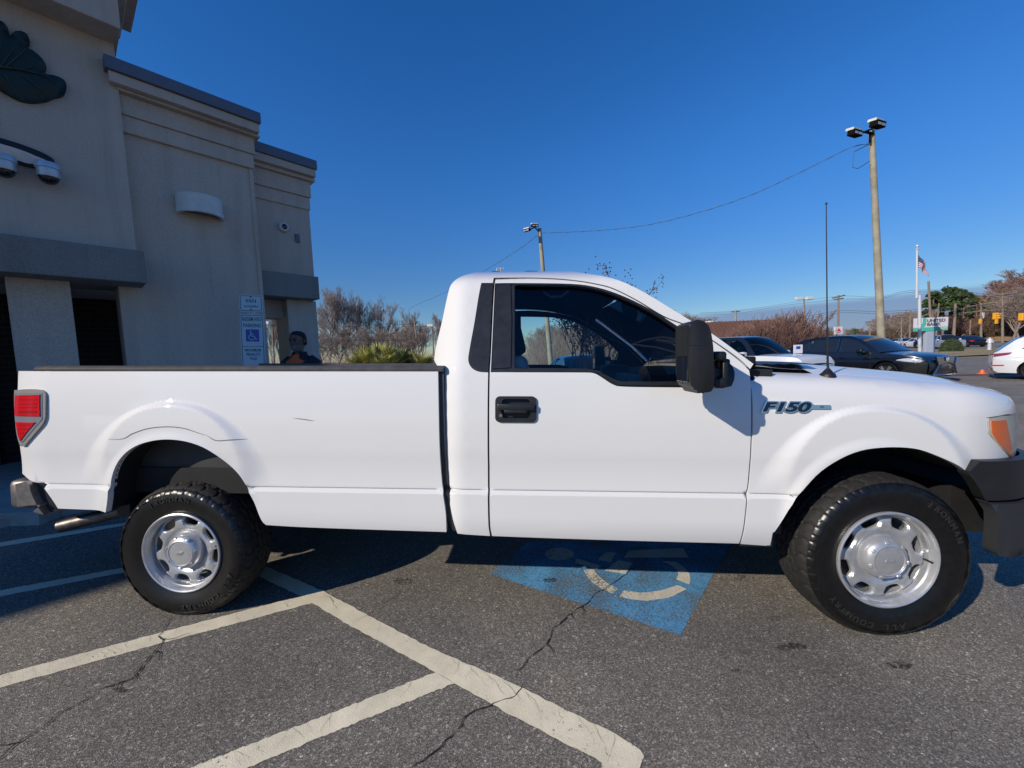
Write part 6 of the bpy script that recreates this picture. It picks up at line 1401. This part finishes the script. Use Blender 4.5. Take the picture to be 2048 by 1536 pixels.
    for s in (-1, 1):
        q = MB(); q.bbox((p['mx']-.10, -.10, zg-.02), (p['mx']+.10, .10, zg+.13), .045, X=Matrix.Translation((0, s*(hw+.09), 0))); q.tube([(p['mx']+.03, s*(hw-.06), zg-.01), (p['mx']+.02, s*(hw+.06), zg+.03)], .025, 6); q.build('door_mirror', p.get('mm', p['m']), t, smooth=40)
        for (m_, pl, nm) in p.get('lens', ()):
            P = cat(pl, True, 3); panel(P, lambda x, z, d, s=s: Vector((x+.012 if x > 0 else x-.012, s*(by(x, z)+.010-d), z)), .07, .02, fine=.05).build(nm, M[m_], t, smooth=40)
        for xd in p.get('doors', ()):
            q = MB(); pts = [(xd, zz) for zz in (.30, .45, .6, .75, .9, zg)]; q.grid([[Vector((x-.006, s*(by(x, z)+.003), z)), Vector((x+.006, s*(by(x, z)+.003), z))] for x, z in pts]); q.build('door_seam', M['dark'], t)
            q = MB(); q.bbox((xd+.10, -.015, .86), (xd+.30, .02, .895), .01, X=Matrix.Translation((0, s*(by(xd, .87)+.015), 0))); q.build('door_handle', p.get('hm', p['m']), t)
    return t, by
suv = dict(L=4.9, W=1.90, H=1.70, m=M['blackpaint'], top=[(-2.42,.98),(-2.38,1.06),(-1.9,1.12),(-1.0,1.09),(0,1.05),(.75,1.04),(1.4,1.02),(2.0,.95),(2.30,.86),(2.42,.74)], gh=[(-2.28,1.12),(-1.95,1.40),(-1.55,1.60),(-.9,1.69),(-.2,1.70),(.25,1.64),(.7,1.44),(1.20,1.06)],
  win=[[(-1.92,1.16,1),(-1.66,1.40),(-1.32,1.53,1),(-1.22,1.14,1)],[(-1.15,1.13,1),(-1.20,1.55),(-.6,1.62),(-.22,1.615,1),(-.18,1.11,1)],[(-.08,1.11,1),(-.10,1.61,1),(.2,1.56),(.55,1.38),(.92,1.12,1)]],
  cut=(-1.55,.25), xr=-1.42, xf=1.42, r=.37, mx=.72, doors=(-1.18,-.12,.98), chrome=True, nose=.50, crease=.03, lens=[('lamp', [(1.72,.80),(2.02,.86),(2.30,.80),(2.26,.72),(1.95,.75)], 'headlight'), ('reddark', [(-2.42,1.0),(-2.0,1.06),(-1.9,1.0),(-2.40,.90)], 'tail_light')])
gz0 = lambda x, y: gz(x, y)
t, by_ = car('black_suv', 'black suv with chrome lattice grille parked at the edge of the lot facing right', 'suv', (13.25, 15.05, gz(13.25, 15)-.02), math.radians(-73), suv)
mb = MB(); sp_poly = [(-.52,.88),(.52,.88),(.40,.62),(.62,.30),(-.62,.30),(-.40,.62)]
fx_ = lambda y: 2.44+.10*(1-(y/.85)**2)+.02
mb.prism(sp_poly, lambda y, z: Vector((fx_(y)-.03, y, z)), lambda y, z: Vector((fx_(y)+.0, y, z))); mb.build('grille_back', M['gloss'], t)
mb = MB()
for i, (a, b) in enumerate(zip(sp_poly, sp_poly[1:]+sp_poly[:1])):
    P = [Vector((fx_(a[0]+(b[0]-a[0])*k/6)+.015, a[0]+(b[0]-a[0])*k/6, a[1]+(b[1]-a[1])*k/6)) for k in range(7)]; mb.tube(P, .018, 6)
mb.build('grille_frame', M['chrome'], t); mb = MB()
for iz in range(11):
    z = .34+iz*.05; wz = .60-(z-.30)*.62 if z < .62 else .40+(z-.62)*.46
    for iy in range(-9, 10):
        y = iy*.062+(.031 if iz % 2 else 0)
        if abs(y) < wz-.03: mb.add([Vector((fx_(y)+.004, y-.026, z)), Vector((fx_(y)+.016, y, z-.011)), Vector((fx_(y)+.004, y+.026, z)), Vector((fx_(y)+.016, y, z+.011))], [(0, 1, 2, 3)])
mb.build('grille_lattice', M['chrome'], t)
mb = MB(); mb.lathe([(.0,-.01),(.07,-.01),(.07,.01),(.055,.012),(0,.004)], 20, X=Matrix.Translation((2.55, 0, .80)) @ Matrix.Rotation(math.pi/2, 4, 'Y')); mb.build('front_emblem', M['chrome'], t)
wsuv = dict(L=4.7, W=1.9, H=1.66, m=M['whitepaint2'], top=[(-2.30,.92),(-2.26,1.02),(-2.0,1.10),(-1.0,1.06),(0,1.03),(.9,1.02),(1.6,.98),(2.2,.86),(2.35,.72)], gh=[(-2.20,1.06),(-1.98,1.32),(-1.72,1.55),(-1.1,1.64),(-.3,1.66),(.3,1.58),(.8,1.34),(1.25,1.04)],
  win=[[(-1.72,1.14,1),(-1.45,1.38),(-1.20,1.50,1),(-1.14,1.12,1)],[(-1.06,1.12,1),(-1.10,1.53),(-.5,1.585),(-.14,1.575,1),(-.10,1.10,1)],[(0,1.10,1),(0,1.57,1),(.35,1.48),(.95,1.12,1)]],
  cut=(-1.72,.3), xr=-1.40, xf=1.42, r=.365, mx=.8, doors=(-1.12,-.05,1.0), lens=[('reddark', [(-2.28,.98,1),(-1.90,1.03,1),(-1.98,.94),(-2.28,.86,1)], 'tail_light'), ('red', [(-2.29,.56,1),(-2.05,.57,1),(-2.06,.53,1),(-2.30,.52,1)], 'reflector')], spokes=5, hm=M['whitepaint2'], chrome=True)
t, _ = car('white_suv', 'white suv with alloy wheels cut off by the right edge of the photo', 'suv', (18.15, 11.85, FARZ), math.radians(-50), wsuv); t.scale = (1, 1, .88)
bsuv = dict(suv); bsuv.update(m=M['whitepaint2'], blackroof=True, H=1.78, chrome=False, mm=M['whitepaint2'], top=[(-2.42,1.0),(-2.38,1.08),(-1.9,1.12),(-1.0,1.12),(0,1.12),(.75,1.11),(1.4,1.10),(2.1,1.06),(2.34,.98),(2.42,.80)], gh=[(-2.34,1.12),(-2.28,1.45),(-2.15,1.68),(-1.2,1.76),(-.2,1.77),(.3,1.72),(.62,1.52),(1.02,1.12)], win=[[(-2.1,1.18,1),(-2.0,1.60,1),(-1.3,1.65,1),(-1.25,1.18,1)],[(-1.15,1.18,1),(-1.18,1.66,1),(-.3,1.68,1),(-.22,1.18,1)],[(-.1,1.18,1),(-.1,1.67,1),(.2,1.64),(.48,1.46),(.74,1.18,1)]], cut=(-2.15,.3), mx=.70, lens=[('lamp', [(2.1,.92),(2.38,.92),(2.39,.78),(2.12,.80)], 'headlight'), ('reddark', [(-2.42,1.0),(-2.3,1.0),(-2.3,.8),(-2.42,.8)], 'tail_light')])
M['cglass'] = glass('clear_car_glass', (.35, .42, .42))
p_ = (8.5, 14.2); t, _ = car('white_suv', 'white suv with a black roof parked beyond the hood of the pickup', 'suv', (p_[0], p_[1], gz(*p_)), math.radians(-70), bsuv, 'cglass')
mb = MB()
for x, y in ((.1, -.38), (.1, .38), (-1.0, -.38), (-1.0, .38)): mb.bbox((x-.12, y-.24, .55), (x+.08, y+.24, 1.18), .06); mb.bbox((x-.10, y-.12, 1.2), (x+.0, y+.12, 1.42), .04)
mb.build('seats', M['interior'], t, smooth=50); MB().box((.5, -.75, .5), (1.1, .75, 1.10)).build('dashboard', M['interior'], t)
dsed = dict(suv); dsed.update(m=M['darkblue'], H=1.55, chrome=False, top=[(-2.35,.90),(-2.2,.98),(-1.5,1.00),(0,.98),(.9,.97),(1.6,.93),(2.2,.82),(2.35,.68)], gh=[(-1.9,1.0),(-1.4,1.25),(-.9,1.48),(-.3,1.54),(.2,1.50),(.7,1.28),(1.2,.98)], win=[[(-1.5,1.05,1),(-1.1,1.30),(-.75,1.42,1),(-.65,1.04,1)],[(-.55,1.04,1),(-.6,1.45),(.1,1.42),(.55,1.22),(.85,1.03,1)]], cut=(-.9,.2), mx=.75, lens=[('lamp', [(1.9,.74),(2.30,.74),(2.3,.62),(1.95,.66)], 'headlight'), ('red', [(-2.34,.88),(-2.0,.90),(-2.0,.80),(-2.34,.78)], 'tail_light')])
c_ = wpt(1182, 710, 11.0); t, _ = car('dark_blue_car', 'dark blue car seen through the cab window of the pickup', 'car', (c_.x, c_.y+1.2, gz(c_.x, c_.y+1.2)-.12), math.radians(-84), dsed)
# far cars on the road
fars = dict(dsed); fars['m'] = M['whitepaint2']; fars['doors'] = (); fp_ = gf(1811, 66); tw, _ = car('far_car', 'small white car on the far road left of the flagpole', 'car', tuple(fp_+Vector((0,0,.05))), math.radians(60), fars, grp='cars on the far road')
fars = dict(dsed); fars['m'] = M['blackpaint']; fars['doors'] = (); fp_ = gf(1931, 54); tb, _ = car('far_car', 'black car on the road right of the round bush', 'car', tuple(fp_), math.radians(75), fars, grp='cars on the far road')
fars = dict(bsuv); fars['m'] = M['silverp']; fars['blackroof'] = False; fars['doors'] = (); fp_ = gf(1890, 50); ts, _ = car('far_car', 'silver pickup on the road behind the round bush', 'car', tuple(fp_), math.radians(-112), fars, grp='cars on the far road')
for (o, px, d, rz_, lb) in ((tw, 1836, 60, 70, 'small silver white car beside the flagpole base'), (tb, 1866, 56, -100, 'dark car behind the bank sign pylon'), (tb, 1903, 60, -105, 'dark suv following the silver pickup'), (tw, 1795, 90, 40, 'distant white car at the left end of the far road')):
    q = gf(px, d); dup(o, tuple(q), math.radians(rz_), lb, 'cars on the far road')
# small accessible sign beyond the white suv
q = wpt(1596, 698, 13.0); t = thing('small_parking_sign', 'small white and blue parking sign on a post beside the black suv', 'parking sign', tuple(q)); MB().bbox((-.15,-.01,-.14), (.15,.01,.14), .008).build('plate', M['signwhite'], t); MB().box((-.07,-.014,-.0), (.07,-.011,.09)).build('symbol_panel', M['signb'], t); MB().box((-.02,.01,-1.7), (.02,.03,.1)).build('post', M['galv'], t)
# brown-roofed restaurant
M['brownroof'] = mat('brown_metal_roof', (.165, .085, .06), .5, .1, var=(.4, .1)); M['fascia'] = mat('white_fascia', (.55, .54, .52), .6); M['tanbrick'] = mat('tan_brick_wall', (.25, .14, .085), .9, var=(2, .3))
D = 44.0; L_, R_ = wpt(1395, 680, D), wpt(1614, 675, D); zt = wpt(1500, 641, D+2).z; zf = wpt(1560, 673, D).z; t = thing('brown_roof_restaurant', 'low restaurant with brown standing seam metal roof and white fascia', 'building', (L_.x, D, FARZ)); w_ = R_.x-L_.x; zt -= FARZ; zf -= FARZ
MB().box((0, .9, -.1), (w_, 12, zf)).build('wall', M['tanbrick'], t)
mb = MB(); mb.add([(-.3,0,zf),(w_+.3,0,zf),(w_-.6,2.0,zt),(.3,2.0,zt),(w_-.6,10,zt),(.3,10,zt),(w_+.3,12.4,zf),(-.3,12.4,zf)], [(0,1,2,3),(3,2,4,5),(5,4,6,7),(1,6,4,2),(0,3,5,7)]); n = int(w_/.42)
for k in range(n):
    x = .0+k*.42; x2 = min(max(x, .3), w_-.6); mb.add([(x-.025,-.02,zf+.01),(x+.025,-.02,zf+.01),(x2+.025,1.98,zt+.03),(x2-.025,1.98,zt+.03),(x-.025,-.06,zf+.07),(x+.025,-.06,zf+.07),(x2+.025,1.94,zt+.09),(x2-.025,1.94,zt+.09)], [(4,5,6,7),(0,4,7,3),(1,2,6,5)])
mb.build('roof', M['brownroof'], t); MB().box((-.35, -.05, zf-.30), (w_+.35, .12, zf-.004)).build('fascia', M['fascia'], t); MB().box((1.5, .85, .9), (w_-1.5, .95, zf-.5)).build('window_band', M['dglass'], t); mb = MB(); mb.lathe([(0,.35),(.5,.3),(.6,0)], 14, X=Matrix.Translation((w_*.32, 5, zt))); mb.build('roof_vent', M['fascia'], t, smooth=40)
# petrol station
M['canopyred'] = mat('canopy_red', (.70, .03, .025), .4); M['canopyblue'] = mat('canopy_purple', (.10, .03, .16), .5)
D = 62.0; a_, b_ = wpt(1612, 676, D), wpt(1672, 672, D); t = thing('station_canopy', 'red petrol station canopy left of the black suv roof', 'canopy', (a_.x, D, FARZ)); w_ = b_.x-a_.x; z0 = wpt(1640, 682, D).z-FARZ; z1 = wpt(1640, 672.5, D).z-FARZ
MB().box((0, 0, z0), (w_*.82, 6, z1)).build('canopy_red_band', M['canopyred'], t); MB().box((w_*.822, 0, z0), (w_*1.25, 6, z1)).build('canopy_end_band', M['canopyblue'], t); mb = MB()
for x in (.5, w_*.6, w_*1.15): mb.box((x-.15, 2.8, 0), (x+.15, 3.1, z0))
mb.build('canopy_post', M['fascia'], t); vs, fs = text_mesh('CITGO', .85, .01, .01, 1.15); MB().add([Vector((w_*.84+v.x, -.05-v.z, (z0+z1)/2+v.y)) for v in vs], fs).build('lettering', M['fascia'], t)
D = 66.0; a_ = wpt(1608, 690, D); MBx = MB(); MBx.box((0, 0, 0), (3.4, 6, 2.3)); o = MBx.build('station_shop', M['fascia']); o.location = (a_.x+.6, D+1, FARZ); tag(o, 'small white shop under the red canopy', 'building')
D = 58.0; c_ = wpt(1676.5, 661, D); t = thing('station_sign', 'white petrol sign with a red triangle near the tall utility pole', 'business sign', (c_.x, D, FARZ)); h_ = c_.z-FARZ; MB().bbox((-.58,-.1,h_-.58), (.58,.1,h_+.55), .03).build('sign_panel', M['signwhite'], t)
MB().prism([(-.34,-.12),(.34,-.12),(0,.36)], lambda x, z: Vector((x, -.11, h_+z)), lambda x, z: Vector((x, -.13, h_+z))).build('triangle', M['canopyred'], t); vs, fs = text_mesh('CITGO', .24, .005, .003, 1); MB().add([Vector((v.x, -.11-v.z, h_-.33+v.y)) for v in vs], fs).build('lettering', M['signb'], t); MB().box((-.12, .1, 0), (.12, .25, h_)).build('post', M['galv'], t)
# far houses
for i, (px, y0, y1, wpx, d, lb) in enumerate(((1780, 662, 672, 30, 130, 'long low white house beyond the big wooden pole'), (1838, 657, 672, 26, 110, 'white gabled house behind the bank sign'), (1622, 664, 674, 18, 150, 'pale house roof far behind the station'))):
    c_ = wpt(px, y1, d); w_ = wpx*d/F; zt = wpt(px, y0, d).z-FARZ; zw = zt*.55; t = thing('far_house', lb, 'house', (c_.x-w_/2, d, FARZ), group='far white houses'); MB().box((0,0,0), (w_,7,zw)).build('wall', M['fascia'], t)
    MB().add([(-.3,-.3,zw+.002),(w_+.3,-.3,zw+.002),(w_+.3,7.3,zw+.002),(-.3,7.3,zw+.002),(-.3,3.5,zt),(w_+.3,3.5,zt)], [(0,1,5,4),(3,4,5,2),(0,4,3),(1,2,5)]).build('roof', mat('pale_roof', (.30,.30,.32), .8), t)
    mb = MB(); [mb.box((w_*f-.4, -.03, zw*.35), (w_*f+.4, -.001, zw*.75)) for f in (.25, .6)]; mb.build('window', M['dglass'], t)
# orange marker on the dirt edge
q = gf(1967, 15.0, .02); mb = MB(); mb.lathe([(.16,0),(.16,.02),(.09,.03),(.04,.16),(0,.17)], 14); o = mb.build('orange_marker', mat('marker_orange', (.85, .12, .03), .5)); o.location = q; tag(o, 'small orange marker on the dirt strip before the white suv', 'marker')
